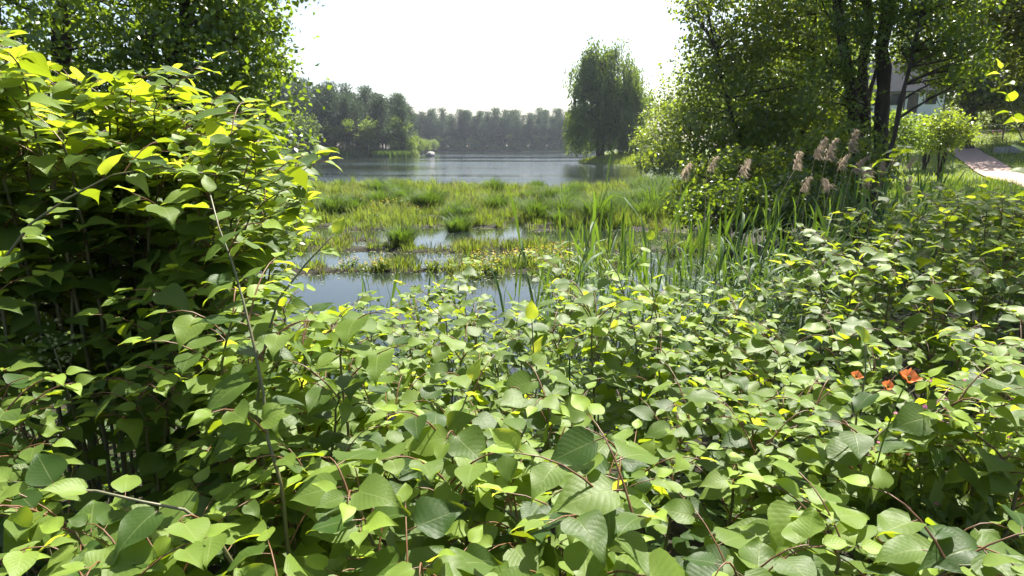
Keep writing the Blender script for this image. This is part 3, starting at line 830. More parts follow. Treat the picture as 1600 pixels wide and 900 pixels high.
px_tree('young_tree', 'thin young tree leaning right, beside the three dark trunks', 'tree', [(1388, 245, 13), (1402, 190, 13), (1415, 120, 13.1), (1430, 70, 13.2), (1445, 10, 13.3), (1455, -60, 13.4)], 0.06, 0.03,
        [lob(1450, 40, 13.2, 0.8, 0.8, 0.7), lob(1480, -30, 13.4, 1.2, 1.0, 0.8), lob(1500, 90, 13.2, 0.6, 0.7, 0.5)], nclump=130, per=44, leaf=0.09, mat='alder', seed=34, crad=0.42, nlimb=50)
px_tree('oak_tree', 'dense dark tree with a short trunk on the lawn at the far right', 'tree', [(1512, 205, 40), (1510, 165, 40), (1505, 100, 40), (1500, 20, 40)], 0.5, 0.15,
        [lob(1520, 40, 40, 4.2, 3.6, 3.2), lob(1600, 90, 40, 4.4, 3.6, 3.0), lob(1470, 110, 39.5, 1.8, 2.0, 1.6), lob(1680, 60, 41, 4, 4, 3), lob(1540, 130, 39, 2.2, 2.2, 1.3)],
        nclump=520, per=46, leaf=0.27, mat='oak', seed=35, crad=1.1, nlimb=110, limb_r=0.12)
px_tree('oak_tree', 'overhanging leafy tree across the top right corner, nearest on that side', 'tree', [(1720, 260, 17), (1700, 120, 17), (1680, 0, 17), (1640, -120, 17), (1600, -200, 17)], 0.25, 0.1,
        [lob(1560, -10, 17, 1.6, 1.4, 0.9), lob(1640, 40, 17, 1.4, 1.4, 1.3), lob(1520, 40, 17, 0.7, 0.8, 0.5), lob(1580, -140, 17, 2.4, 1.8, 1.4), lob(1600, 75, 16.5, 0.8, 0.8, 0.5)],
        nclump=260, per=46, leaf=0.12, mat='oak', seed=36, crad=0.6, nlimb=80)
for i, (px, py, Y, rx, rz) in enumerate([(1250, 150, 60, 6, 5), (1180, 165, 75, 6, 5), (1295, 60, 85, 5, 7), (1500, 110, 85, 9, 8), (1640, 120, 80, 8, 8)]):
    lab = ['broad tree on the bank behind the overhanging willow', 'tree behind the low far bank bushes', 'tall tree behind the three alder trunks', 'tree at the back of the lawn behind the dark tree', 'tree at the back of the lawn at the frame edge'][i]
    c = at(px, py, Y)
    px_tree('background_tree', lab, 'tree', [(px, 260, Y), (px, 200, Y), (px + 2, py, Y)], 0.35, 0.12,
            [(c, (rx, rx * 0.8, rz)), (c + (rx * 0.5, 0, -rz * 0.5), (rx * 0.6, rx * 0.6, rz * 0.6)), (c + (-rx * 0.4, 0, rz * 0.5), (rx * 0.6, rx * 0.6, rz * 0.6))],
            nclump=150, per=44, leaf=0.45, mat='decid', seed=50 + i, crad=1.6, nlimb=40, limb_r=0.12)

# weeping willow on its point
def weeping():
    r = np.random.default_rng(8)
    Y = 105.0
    b = at(938, 250, Y); b[2] = G(b[0], b[1]) - 0.2
    root = thing('weeping_willow', 'tall weeping willow standing alone on the far point in the lake', 'tree', b)
    m = Y / FPX
    trunk = smooth_poly([b, at(938, 205, Y), at(942, 150, Y), at(945, 110, Y), at(948, 80, Y)], 16)
    a = Acc(); a.add(*tube(trunk, np.linspace(0.75, 0.12, 16), 9)); a.build('trunk', M['bark'], root, b)
    L = [lob(950, 72, Y, 22 * m, 20 * m, 20 * m), lob(940, 88, Y, 22 * m, 20 * m, 18 * m), lob(926, 105, Y, 24 * m, 24 * m, 24 * m), lob(968, 115, Y, 26 * m, 26 * m, 22 * m), lob(986, 148, Y + 1, 29 * m, 28 * m, 26 * m), lob(918, 148, Y - 1, 30 * m, 28 * m, 28 * m),
         lob(905, 175, Y, 15 * m, 18 * m, 16 * m), lob(960, 175, Y - 1, 36 * m, 30 * m, 26 * m), lob(996, 175, Y, 14 * m, 16 * m, 16 * m), lob(925, 200, Y - 1, 26 * m, 24 * m, 16 * m), lob(975, 205, Y - 1, 24 * m, 24 * m, 14 * m), lob(900, 150, Y, 9 * m, 9 * m, 8 * m)]
    cl = lobes_points(r, L, 120, 0.4)
    pts = np.repeat(cl, 15, 0) + r.normal(size=(120 * 15, 3)) * np.array([0.65, 0.65, 0.7])
    pts = pts[r.permutation(len(pts))]
    a = Acc()
    for c in pts[:70]:
        p = trunk[np.argmin(np.linalg.norm(trunk - c, axis=1) + 2.5 * np.maximum(trunk[:, 2] - c[2] + 1, 0))]
        a.add(*tube(bez(p, 0.5 * (p + c) + np.array([0, 0, 0.8]), c, 6), np.linspace(0.16, 0.03, 6), 5))
    a.build('limbs', M['bark'], root, b)
    a = Acc()
    for c in pts:
        low = max(c[2] - (b[2] + 0.3 + r.random() * 1.6), 0.6)
        ln = min(r.uniform(1.2, 5.5), low); k = int(ln / 0.2) + 2
        t = np.linspace(0, 1, k)
        out = unit(np.array([c[0] - b[0], c[1] - b[1], 0.0])) * 0.35
        P = c + np.outer(np.sqrt(t), out) + np.outer(t, (0, 0, -ln)) + r.normal(size=(k, 3)) * np.array([0.12, 0.12, 0.05])
        d = r.normal(size=(k, 3)) * 0.45 + np.array([0, 0, -1.0])
        scatter(a, *LEAF5, P, d, r.normal(size=(k, 3)), np.stack([r.uniform(0.22, 0.4, k), r.uniform(0.35, 0.6, k), np.full(k, 0.3)], 1), np.clip(r.normal(0.5 + r.uniform(-.25, .25), 0.15, k), 0, 1))
    top_ = cl[cl[:, 2] > b[2] + 15]
    leaf_cloud(a, r, top_, np.full(len(top_), 1.3), 22, 0.4, tmpl=LEAF5, vmean=0.55)
    a.build('crown', M['willow'], root, b, kind='stuff')
weeping()

# ------------------------------------------------------------------ forest across the lake
def pine_proto(seed, h=18.0):
    r = np.random.default_rng(seed)
    t = Acc()
    lean = r.normal(size=2) * 0.35
    P = np.array([(lean[0] * q ** 2, lean[1] * q ** 2, q * h) for q in np.linspace(0, 1, 10)]) + np.vstack([np.zeros(3), r.normal(size=(9, 3)) * 0.07])
    t.add(*tube(P, np.linspace(0.24, 0.04, 10), 6))
    n = 58; cen = []; z0 = r.uniform(0.10, 0.24)
    for i in range(n):
        q = z0 + (1 - z0) * (i / n) ** 0.9
        w = (3.1 * (1 - ((q - z0) / (1 - z0)) ** 1.6) + 0.35) * r.uniform(0.45, 1.1) * (0.75 if q < z0 + 0.1 else 1)
        az = r.random() * 6.28
        c = np.array([math.cos(az) * w + lean[0] * q * q, math.sin(az) * w + lean[1] * q * q, q * h + r.normal() * 0.3])
        s = np.array([lean[0] * q * q, lean[1] * q * q, q * h - 0.25 * w])
        t.add(*tube(np.array([s, 0.5 * (s + c), c]), np.array([0.07, 0.045, 0.015]), 4)); cen.append(c)
    cen.append(P[-1])
    c = Acc(); cen = np.array(cen); N = 44
    k = len(cen) * N
    off = r.normal(size=(k, 3)) * 0.5
    pos = np.repeat(cen, N, 0) + off * np.array([1.5, 1.5, 0.75])
    d = unit(off + np.array([0, 0, 0.45]) + r.normal(size=(k, 3)) * 0.5)
    var = np.clip(np.repeat(r.uniform(0.0, 0.95, len(cen)), N) + r.normal(size=k) * 0.15, 0, 1)
    scatter(c, *QUAD, pos, d, r.normal(size=(k, 3)), np.stack([r.uniform(0.10, 0.2, k), r.uniform(0.35, 0.7, k), np.full(k, 1)], 1), var)
    return t.mesh('pine_trunk', M['pinebark']), c.mesh('pine_crown', M['pine'])

def decid_proto(seed, h=11.0, w=3.6):
    r = np.random.default_rng(seed)
    t = Acc(); P = np.array([(0.2 * math.sin(q * 3), 0.2 * math.cos(q * 4), q * h * 0.85) for q in np.linspace(0, 1, 8)])
    t.add(*tube(P, np.linspace(0.22, 0.04, 8), 6))
    lobes = [(np.array([r.normal() * w * 0.4, r.normal() * w * 0.4, h * r.uniform(0.3, 0.85)]), np.array([w, w, h * 0.2]) * r.uniform(0.4, 0.65)) for _ in range(8)]
    cen = lobes_points(r, lobes, 70, 0.4)
    for c in cen[:24]:
        p = P[np.argmin(np.abs(P[:, 2] - c[2] + 1))]; t.add(*tube(np.array([p, 0.5 * (p + c) + (0, 0, .2), c]), np.array([0.06, 0.04, 0.015]), 4))
    c = Acc(); leaf_cloud(c, r, cen, r.uniform(0.8, 1.5, 70), 32, 0.42, tmpl=LEAF5)
    return t.mesh('broadleaf_trunk', M['pinebark']), c.mesh('broadleaf_crown', M['decid'])

PINES = [pine_proto(100 + i) for i in range(6)]
DECS = [decid_proto(200 + i) for i in range(4)]
def put_tree(kind, protos, i, x, y, s, rz, label, group, name):
    tm, cm = protos[i % len(protos)]
    root = thing(name, label, 'tree', (x, y, G(x, y) - 0.15), group, rz)
    root.scale = (s * 1.05, s * 1.05, s)
    link('trunk', tm, root); link('crown', cm, root, 'stuff')

r = np.random.default_rng(77)
i = 0
for row, dy in enumerate((3.0, 7.5, 13, 20)):                     # headland on the left, about 165 m off
    for x in np.arange(-72, -29.5, 3.2):
        yb = np.interp(x, [-74, -60, -32, -26], [150, 161, 168, 178]) + dy
        put_tree('pine', PINES, r.integers(6), x + r.uniform(-1.2, 1.2) - 1.2 * (x > -28), yb + r.uniform(-1.5, 1.5), r.uniform(0.86, 1.1) * (1 + 0.03 * row) * np.interp(x, [-60, -29], [0.93, 0.74]), r.random() * 6.28,
                 'tall dark pine in the near stand across the water at left', 'pines of the left headland', 'pine_tree')
for y in np.arange(186, 330, 7.5):                                 # the headland's right flank running back
    put_tree('pine', PINES, r.integers(6), np.interp(y, [178, 330], [-31, -54]) + r.uniform(-2, 1), y + r.uniform(-2, 2), r.uniform(0.75, 0.95), r.random() * 6.28,
             'pine on the receding flank of the left headland', 'pines on the headland flank', 'pine_tree')
for row, dy in enumerate((4, 8, 13, 20)):                              # the far shore
    for x in np.arange(-62, 66, 3.8):
        put_tree('pine', PINES, r.integers(6), x + r.uniform(-1.3, 1.3), 336 + dy + r.uniform(-2, 2), r.uniform(0.68, 1.14) * (1 + 0.02 * row), r.random() * 6.28,
                 'hazy dark pine in the farthest tree line at the end of the lake', 'pines on the far shore', 'pine_tree')
for j, (px, Y, s) in enumerate([(478, 158, 1.15), (507, 164, 0.75), (530, 165, 0.7), (563, 165, 0.95), (577, 166, 0.72), (606, 170, 0.6), (622, 172, 0.95), (636, 176, 0.8), (648, 186, 0.7), (490, 159, 0.5), (520, 165, 0.45), (546, 166, 0.5), (592, 168, 0.45), (660, 205, 0.6), (668, 235, 0.6), (674, 270, 0.7), (680, 300, 0.7)]):
    x = (px - 800) / FPX * Y * 1.0
    put_tree('dec', DECS, j, x, Y + 1.5, s, j * 1.3, 'light green broadleaf tree at the water line below the left pine stand', 'broadleaf trees at the headland shore', 'broadleaf_tree')
for j in range(32):
    x = -46 + j * 3.2 + r.uniform(-1.5, 1.5)
    put_tree('dec', DECS, j, x, 338 + r.uniform(0, 2), r.uniform(0.4, 0.85), j * 1.7, 'hazy broadleaf tree at the water line of the farthest shore', 'broadleaf trees on the far shore', 'broadleaf_tree')
a = Acc()
for x0, x1, f_, n_, hh, sz in [(-66, -27, lambda x: np.interp(x, [-74, -60, -32, -26], [150, 161, 168, 178]) + 2.0, 1500, 4.5, 0.5), (-62, 66, lambda x: 337.0 + 0 * x, 2800, 5.0, 0.95)]:
    x = r.uniform(x0, x1, n_); c_ = np.stack([x, f_(x) + r.uniform(0, 5, n_), 0.1 + hh * r.random(n_) ** 1.4 * (0.65 + 0.35 * np.sin(x * 0.6))], 1)
    leaf_cloud(a, r, c_, np.full(n_, 1.3), 14, sz, tmpl=LEAF5, vmean=0.35)
tag(a.build('forest_undergrowth', M['decid'], kind='stuff'), 'dark undergrowth below the pines along the far shores', 'undergrowth')
# boulder at the tip of the headland
a = Acc(); th, ph = np.meshgrid(np.linspace(0, 2 * math.pi, 13)[:-1], np.linspace(0.05, math.pi - 0.05, 8))
rr = 1 + 0.18 * np.sin(3 * th + 1) * np.sin(2 * ph) + 0.1 * np.cos(5 * th + 2 * ph)
V = np.stack([rr * np.sin(ph) * np.cos(th), 0.8 * rr * np.sin(ph) * np.sin(th), 0.75 * rr * np.cos(ph)], -1).reshape(-1, 3)
T = []
for i_ in range(7):
    for j_ in range(12):
        p, q_ = i_ * 12 + j_, i_ * 12 + (j_ + 1) % 12
        T += [(p, p + 12, q_ + 12), (p, q_ + 12, q_)]
a.add(V, T)
o = a.build('boulder', M['stone']); o.location = (-22.5, 176.5, 0.35); o.scale = (1.3, 1.2, 1.2)
tag(o, 'pale boulder at the water line at the tip of the left forest', 'rock')

# reeds along the headland water line
a = Acc(); k = 2200
x = r.uniform(-62, -27, k); y = np.interp(x, [-74, -60, -32, -26], [118, 159.5, 165.5, 175.5]) + r.uniform(-1.2, 0.8, k)
scatter(a, *QUAD, np.stack([x, y, np.full(k, -0.1)], 1), np.stack([r.normal(size=k) * .15, r.normal(size=k) * .15, np.ones(k)], 1), r.normal(size=(k, 3)), np.stack([r.uniform(.15, .3, k), r.uniform(.8, 1.8, k), np.ones(k)], 1), r.random(k))
tag(a.build('shore_reeds', M['tuss'], kind='stuff'), 'thin belt of reeds along the water line below the left forest', 'reeds')

# ------------------------------------------------------------------ marsh
BL = (np.array([(-0.5, 0, 0), (0.5, 0, 0), (-0.4, 0.5, 0.02), (0.4, 0.5, 0.02), (0, 1, -0.12)]), np.array([(0, 1, 3), (0, 3, 2), (2, 3, 4)]))
def blades(acc, r, pos, h, w, lean, var):
    k = len(pos)
    az = r.random(k) * 6.283; l = np.abs(r.normal(size=k)) * lean
    d = np.stack([np.cos(az) * l, np.sin(az) * l, np.ones(k)], 1)
    n = np.stack([-np.cos(az), -np.sin(az), l], 1) * -1 + r.normal(size=(k, 3)) * 0.5
    scatter(acc, *BL, pos, d, n, np.stack([w, h, h], 1), var)

r = np.random.default_rng(91)
def arch_blades(acc, r, pos, az, lean, h, w, var):
    """grass blades in two bent segments"""
    n = len(pos)
    ca = np.stack([np.cos(az), np.sin(az), np.zeros(n)], 1)
    d1 = unit(ca * lean[:, None] + np.array([0, 0, 1.0])); d2 = unit(d1 + (ca - np.array([0, 0, 0.55])) * (0.2 + lean)[:, None])
    side = np.stack([-np.sin(az), np.cos(az), np.zeros(n)], 1) * (w * 0.5)[:, None]
    p1 = pos + d1 * (h * 0.6)[:, None]; p2 = p1 + d2 * (h * 0.42)[:, None]
    V = np.stack([pos - side, pos + side, p1 - side * 0.8, p1 + side * 0.8, p2], 1)
    T = BL[1][None] + (np.arange(n) * 5)[:, None, None]
    acc.add(V.reshape(-1, 3), T.reshape(-1, 3), np.repeat(var, 5))

K = 9000                                                   # tufts of different height and colour with dark gaps between
yy = 12.5 + (49 - 12.5) * r.random(K) ** 1.15
xx = r.uniform(-0.42, 0.36, K) * yy
mm = marsh_mask(xx, yy); front = yy < 20.5
dn = 0.5 + 0.5 * wob(xx + 3, yy * 1.3, 0.8) + 0.35 * wob(xx, yy, 2.3)
keep = (mm > 0.45) & (r.random(K) < np.clip(np.where(front, 0.5 + 0.6 * (dn - 0.35), 0.35 + 0.6 * dn), 0.1, 1))
xx, yy, dn, front = xx[keep], yy[keep], dn[keep], front[keep]; kt = len(xx)
a = Acc()
th = np.where(front, r.uniform(0.12, 0.42, kt), r.uniform(0.22, 0.85, kt) * (0.4 + 0.75 * np.clip(dn, 0, 1.1)))
tv = np.clip(0.5 + 0.3 * wob(xx, yy, 0.5) + r.normal(size=kt) * 0.3, 0.0, 1)
tv = np.where(r.random(kt) < np.where(front, 0.35, 0.12), 0.0, tv)
N = 40
k = kt * N
sp = np.repeat(r.uniform(0.10, 0.34, kt), N); az = r.random(k) * 6.283; rad = sp * np.sqrt(r.random(k))
X = np.repeat(xx, N) + np.cos(az) * rad; Y_ = np.repeat(yy, N) + np.sin(az) * rad
Hh = np.repeat(th, N) * r.uniform(0.45, 1.1, k)
W_ = r.uniform(0.010, 0.022, k) * np.maximum(1, Y_ / 24)
arch_blades(a, r, np.stack([X, Y_, gz(X, Y_) - 0.03], 1), az + r.normal(size=k) * 0.7, rad / sp * 0.3 + np.abs(r.normal(size=k)) * 0.16, Hh, W_, np.clip(np.repeat(tv, N) + r.normal(size=k) * 0.1, 0, 1))
tag(a.build('marsh_grass', M['sedge'], kind='stuff'), 'yellow green sedge covering the marsh in the lake', 'grass')
print('marsh blades', k)

def tussock_mesh(seed, n=420, h=1.0, spread=0.33, wd=0.012):
    r = np.random.default_rng(seed); a = Acc()
    rad = spread * np.sqrt(r.random(n)); az = r.random(n) * 6.283
    pos = np.stack([np.cos(az) * rad, np.sin(az) * rad, np.full(n, -0.03)], 1)
    hh = h * r.uniform(0.55, 1.08, n)
    l = rad / spread * 0.42 + np.abs(r.normal(size=n)) * 0.12
    a2 = az + r.normal(size=n) * 0.5
    d1 = unit(np.stack([np.cos(a2) * l, np.sin(a2) * l, np.ones(n)], 1)); d2 = unit(d1 + np.stack([np.cos(a2), np.sin(a2), np.full(n, -0.55)], 1) * (0.25 + l)[:, None])
    side = np.stack([-np.sin(a2), np.cos(a2), np.zeros(n)], 1) * wd
    p1 = pos + d1 * (hh * 0.6)[:, None]; p2 = p1 + d2 * (hh * 0.42)[:, None]
    V = np.stack([pos - side, pos + side, p1 - side * 0.8, p1 + side * 0.8, p2], 1)
    T = BL[1][None] + (np.arange(n) * 5)[:, None, None]
    a.add(V.reshape(-1, 3), T.reshape(-1, 3), np.repeat(np.clip(r.normal(0.5, 0.25, n), 0, 1), 5))
    return a.mesh('tussock_blades', M['tuss'])
TUS = [tussock_mesh(300 + i, 420, 1.0 + 0.1 * i, 0.3 + 0.03 * i) for i in range(5)]
def wpt(px, py, z=0.03):
    d = ray(px, py); return CAM + d * ((z - CAM[2]) / d[2])
def tussock(px, py, s, label, group):
    p = wpt(px, py)
    o = link('sedge_tussock', TUS[r.integers(5)]); o.location = (p[0], p[1], G(p[0], p[1]) - 0.02 if marsh_mask(p[0], p[1]) > 0.2 else -0.06)
    o.rotation_euler = (0, 0, r.random() * 6.28); o.scale = (s * 1.1, s * 1.1, s)
    tag(o, label, 'sedge', group)
for px, py, s, lab in [(716, 358, 0.9, 'tall dark sedge tussock at the front edge of the marsh, beside the inlet'), (520, 338, 1.0, 'dark sedge tussock at the left of the marsh'), (875, 352, 0.75, 'sedge tussock at the front of the marsh right of the inlet'),
                       (935, 350, 1.2, 'biggest rounded sedge tussock at the right of the marsh'), (628, 385, 0.75, 'sedge tussock on the thin mud mat in the water'), (880, 318, 1.2, 'tall sedge tussock at the back of the marsh under the tall reed tip'),
                       (592, 305, 1.2, 'dark sedge tussock at the far left edge of the marsh'), (775, 332, 0.85, 'sedge tussock in the middle of the marsh'), (650, 330, 0.75, 'sedge tussock left of the inlet, in the middle of the marsh')]:
    tussock(px, py, s, lab, None)
for i in range(36):
    px, py = r.uniform(480, 1010), r.uniform(292, 348)
    tussock(px, py, r.uniform(0.55, 0.95), 'ordinary sedge tussock scattered over the marsh', 'scattered sedge tussocks')
for i in range(26):
    px, py = r.uniform(985, 1180), r.uniform(298, 345)
    tussock(px, py, r.uniform(0.8, 1.25), 'tall shaded sedge tussock between marsh and overhanging willow', 'sedge tussocks at the right shore')

# yellow flowers
def flower_mesh(seed, n=12, h=0.42, spread=0.28, petal='yellow', fs=0.022, hs=0.3, sr=0.004, nl=7, ls=1.0):
    r = np.random.default_rng(seed); st, fl = Acc(), Acc()
    for i in range(n):
        rad = spread * math.sqrt(r.random()); az = r.random() * 6.28
        p = np.array([math.cos(az) * rad * 0.4, math.sin(az) * rad * 0.4, -0.02]); e = np.array([math.cos(az) * rad, math.sin(az) * rad, h * r.uniform(1 - hs, 1.1)])
        st.add(*tube(bez(p, np.array([p[0], p[1], e[2] * 0.6]), e, 4), np.linspace(sr, sr * 0.6, 4), 3), r.random())
        k = nl; t = r.uniform(0.1, 0.85, k) if nl < 10 else r.uniform(0.35, 1.0, k)
        scatter(st, *LEAF5, p + np.outer(t, e - p), r.normal(size=(k, 3)) + np.array([0, 0, 0.3]), np.tile([0, 0, 1.0], (k, 1)) + r.normal(size=(k, 3)) * .3, r.uniform(0.05, 0.1, k) * ls, r.random(k))
        az5 = np.arange(5) * 1.2566 + r.random(); tl = r.normal(size=3) * 0.3 + np.array([0, -0.3, 1])
        scatter(fl, *LEAF5, np.tile(e, (5, 1)), np.stack([np.cos(az5), np.sin(az5), np.full(5, 0.25)], 1) , np.tile(tl, (5, 1)), np.stack([np.full(5, fs * 1.6), np.full(5, fs), np.full(5, fs)], 1), r.random(5))
    return st.mesh('flower_stems', M['herb']), fl.mesh('blossoms', M[petal])
YF = [flower_mesh(400 + i) for i in range(4)]
def flowers(protos, x, y, s, label, group, name, cat='flowers'):
    st, fl = protos[r.integers(len(protos))]
    root = thing(name, label, cat, (x, y, G(x, y) - 0.01), group, r.random() * 6.28); root.scale = (s, s, s)
    link('stems', st, root); link('blossoms', fl, root)
for i in range(30):
    for _ in range(40):
        p = wpt(r.uniform(740, 890), r.uniform(398, 440))
        if marsh_mask(p[0], p[1]) > 0.3: break
    flowers(YF, p[0], p[1], r.uniform(0.75, 1.05), 'yellow-flowered plant on the mud mat at the near right edge of the water', 'yellow flowers at the near mat', 'yellow_flower_plant')
for i in range(26):
    p = wpt(r.normal(600, 32), r.normal(327, 10))
    flowers(YF, p[0], p[1], r.uniform(0.9, 1.3), 'yellow-flowered plant in the left middle of the marsh', 'yellow flowers in the marsh', 'yellow_flower_plant')
for i in range(14):
    for _ in range(40):
        p = wpt(r.uniform(540, 720), r.uniform(408, 424))
        if marsh_mask(p[0], p[1]) > 0.3: break
    flowers(YF, p[0], p[1], r.uniform(0.5, 0.8), 'low yellow-flowered plant on the thin mat left of the reeds', 'yellow flowers on the thin mat', 'yellow_flower_plant')
k = 16000; x = r.uniform(-8, 7, k); y = r.uniform(12.6, 22, k); mk = marsh_mask(x, y); keep = (mk < 0.5) & (r.random(k) < sstep(0.0, 0.3, mk) * 0.8 + 0.02) & (gz(x, y) < 0.0); x, y = x[keep], y[keep]; k = len(x)
a = Acc(); scatter(a, *LEAF5, np.stack([x, y, r.uniform(0.004, 0.009, k)], 1), r.normal(size=(k, 3)) * np.array([1, 1, 0]), np.tile([0, 0, 1.0], (k, 1)), np.stack([r.uniform(0.03, 0.09, k), r.uniform(0.03, 0.09, k), np.full(k, 0.01)], 1), r.random(k))
tag(a.build('floating_weed', M['pale'], kind='stuff'), 'pale floating weed and scum on the water around the mud mats', 'pond weed')
# dead sticks on the mud
for px, py, px2, py2, lab in [(505, 360, 575, 337, 'bleached dead branch lying on the left of the marsh'), (665, 361, 700, 353, 'bleached dead stick on the mud beside the inlet'), (728, 362, 760, 356, 'short dead stick in front of the tall tussock')]:
    p, q_ = wpt(px, py), wpt(px2, py2); p[2] = G(p[0], p[1]) + 0.01; q_[2] = p[2] + 0.16
    a = Acc(); a.add(*tube(bez(p, 0.5 * (p + q_) + np.array([0, 0, 0.1]), q_, 8), np.linspace(0.04, 0.015, 8), 5)); mid = bez(p, 0.5 * (p + q_) + np.array([0, 0, 0.1]), q_, 8)[4]
    a.add(*tube(np.array([mid, mid + (0.15, 0.1, 0.12), mid + (0.35, 0.1, 0.2)]), np.array([0.018, 0.014, 0.006]), 4))
    tag(a.build('dead_branch', M['deadwood']), lab, 'branch')

# ------------------------------------------------------------------ reeds at the near shore
def reed_leaf(bend, lift):
    ts = np.array([0, 0.12, 0.35, 0.6, 0.82]); ws = np.array([0.010, 0.024, 0.030, 0.024, 0.011])
    V = []
    def cen(t): return np.array([0, t * (1 - 0.25 * bend * t), lift * t - bend * t ** 2.2])
    for t, w in zip(ts, ws):
        c = cen(t)
        for u in (-1, 0, 1): V.append(c + np.array([u * w, 0, 0.3 * w * abs(u)]))
    V.append(cen(1.0)); T = []
    for i in range(4):
        for j in range(2):
            p = i * 3 + j; T += [(p, p + 1, p + 4), (p, p + 4, p + 3)]
    T += [(12, 13, 15), (13, 14, 15)]
    return np.array(V), np.array(T)
RL = [reed_leaf(b_, l_) for b_, l_ in ((0.35, 0.85), (0.7, 0.75), (1.0, 0.65), (1.35, 0.7), (0.7, 1.5))]
RLM = []
for V, T in RL:
    a = Acc(); a.add(V, T, r.uniform(0.3, 0.8)); RLM.append(a.mesh('reed_leaf_blade', M['reed']))

def reed_frames(r, base, h, n):
    lean = r.normal(size=2) * 0.12 * h
    tip = base + np.array([lean[0], lean[1], h])
    pts = bez(base, base + np.array([0, 0, h * 0.6]), tip, 7)
    out = []; ph = r.random() * 6.28
    for i in range(n):
        t = 0.28 + 0.70 * i / (n - 1)
        p = np.array([np.interp(t, np.linspace(0, 1, 7), pts[:, c]) for c in range(3)])
        az = ph + (i % 2) * math.pi + r.normal() * 0.5
        out.append((p, np.array([math.cos(az), math.sin(az), 0.12 + 0.5 * (t > 0.85)]), np.array([0, 0, 1.0]) + r.normal(size=3) * 0.15, r.uniform(0.4, 0.78) * (1 - 0.25 * t), 4 if t > 0.93 else r.integers(4)))
    return pts, out

def reed(x, y, h, n, label, group):
    b = np.array([x, y, max(G(x, y), -0.3) - 0.03])
    root = thing('reed', label, 'reed', b, group)
    pts, lv = reed_frames(r, b, h, n)
    a = Acc(); a.add(*tube(pts, np.linspace(0.0065, 0.003, 7), 5)); a.build('stem', M['reedstem'], root, b)
    for p, d, nn, s, v in lv:
        o = link('leaf', RLM[v], root); m4 = np.eye(4); m4[:3, :3] = frames(d[None], nn[None])[0] * s; m4[:3, 3] = p - b
        o.matrix_basis = Matrix(m4.tolist())

r = np.random.default_rng(55)
p = at(880, 480, 5.6); reed(p[0], 5.6, 2.45, 9, 'tallest single reed standing clear against the marsh, right of centre', None)
for i in range(42):
    px = r.uniform(505, 850) if i % 3 else r.uniform(560, 860); Y = r.uniform(5.3, 7.0)
    x = (px - 800) / FPX * Y
    reed(x, Y, r.uniform(0.75, 1.35) + 0.25 * (px > 760), r.integers(5, 8), 'slender green reed standing in the open water in front of the marsh', 'reeds in the open water')
for i in range(130):
    px = r.uniform(840, 1300); Y = r.uniform(5.4, 8.6)
    x = (px - 800) / FPX * Y
    w = 'nearest the open water' if px < 960 else 'in front of the marsh' if px < 1090 else 'in front of the dark undergrowth' if px < 1210 else 'below the pale plumes'
    d = 'front' if Y < 6.6 else 'back'
    reed(x, Y, r.uniform(1.15, 2.05) - 0.35 * (px > 1200), r.integers(7, 11), 'tall green reed in the %s of the reed bed, %s' % (d, w), 'reeds %s, %s' % (d, w))
a = Acc()
for i in range(200):
    px = r.uniform(850, 1480); Y = r.uniform(6.5, 12); x = (px - 800) / FPX * Y
    b = np.array([x, Y, max(G(x, Y), -0.3) - 0.03]); pts, lv = reed_frames(r, b, r.uniform(0.9, 1.6), 8)
    a.add(*tube(pts, np.linspace(0.0065, 0.003, 7), 3), 0.5)
    for p, d, nn, s, v in lv: scatter(a, *RL[v], p[None], d[None], nn[None], np.array([s]), r.random())
tag(a.build('reed_bed', M['reed'], kind='stuff'), 'mass of shaded green reeds behind the tall near reeds at right', 'reeds')

# pale reed plumes
def plume_mesh(seed):
    r = np.random.default_rng(seed); a = Acc()
    for i in range(210):
        t = r.random(); s = np.array([0.10 * t * t, 0, 0.30 * t])
        l = 0.13 * (1.15 - 0.6 * t) * r.uniform(0.6, 1.2)
        d = np.array([0.75 + r.normal() * 0.45, r.normal() * 0.5, 0.55])
        p1 = s + unit(d) * l * 0.55; p2 = p1 + unit(d * np.array([1, 1, 0]) + np.array([0.1, 0, -1.0])) * l * 0.75
        w = np.array([0, 0.0032, 0]) if i % 2 else np.array([0.0032, 0, 0])
        a.add(np.array([s - w * .5, s + w * .5, p1 - w, p1 + w, p2]), BL[1], r.random())
    return a.mesh('plume_strands', M['plume'])
PLM = [plume_mesh(500 + i) for i in range(4)]
def plume_reed(px, py, Y, label, group, lean=0.0, s=1.0, rz=None):
    t = at(px, py, Y); bx, by = t[0] - lean, t[1] + 0.1
    b = np.array([bx, by, max(G(bx, by), -0.3) - 0.02])
    root = thing('plume_reed', label, 'reed', b, group)
    pts = bez(b, b + np.array([lean * 0.3, 0, (t[2] - b[2]) * 0.6]), t, 9)
    a = Acc(); a.add(*tube(pts, np.linspace(0.006, 0.003, 9), 4)); a.build('stem', M['drystem'], root, b)
    o = link('plume', PLM[r.integers(4)], root, loc=t - b); o.rotation_euler = (r.normal() * 0.15, r.uniform(-0.2, 0.6), r.uniform(-1.2, 1.2) + (math.pi if r.random() < 0.25 else 0)); o.scale = (s, s, s)
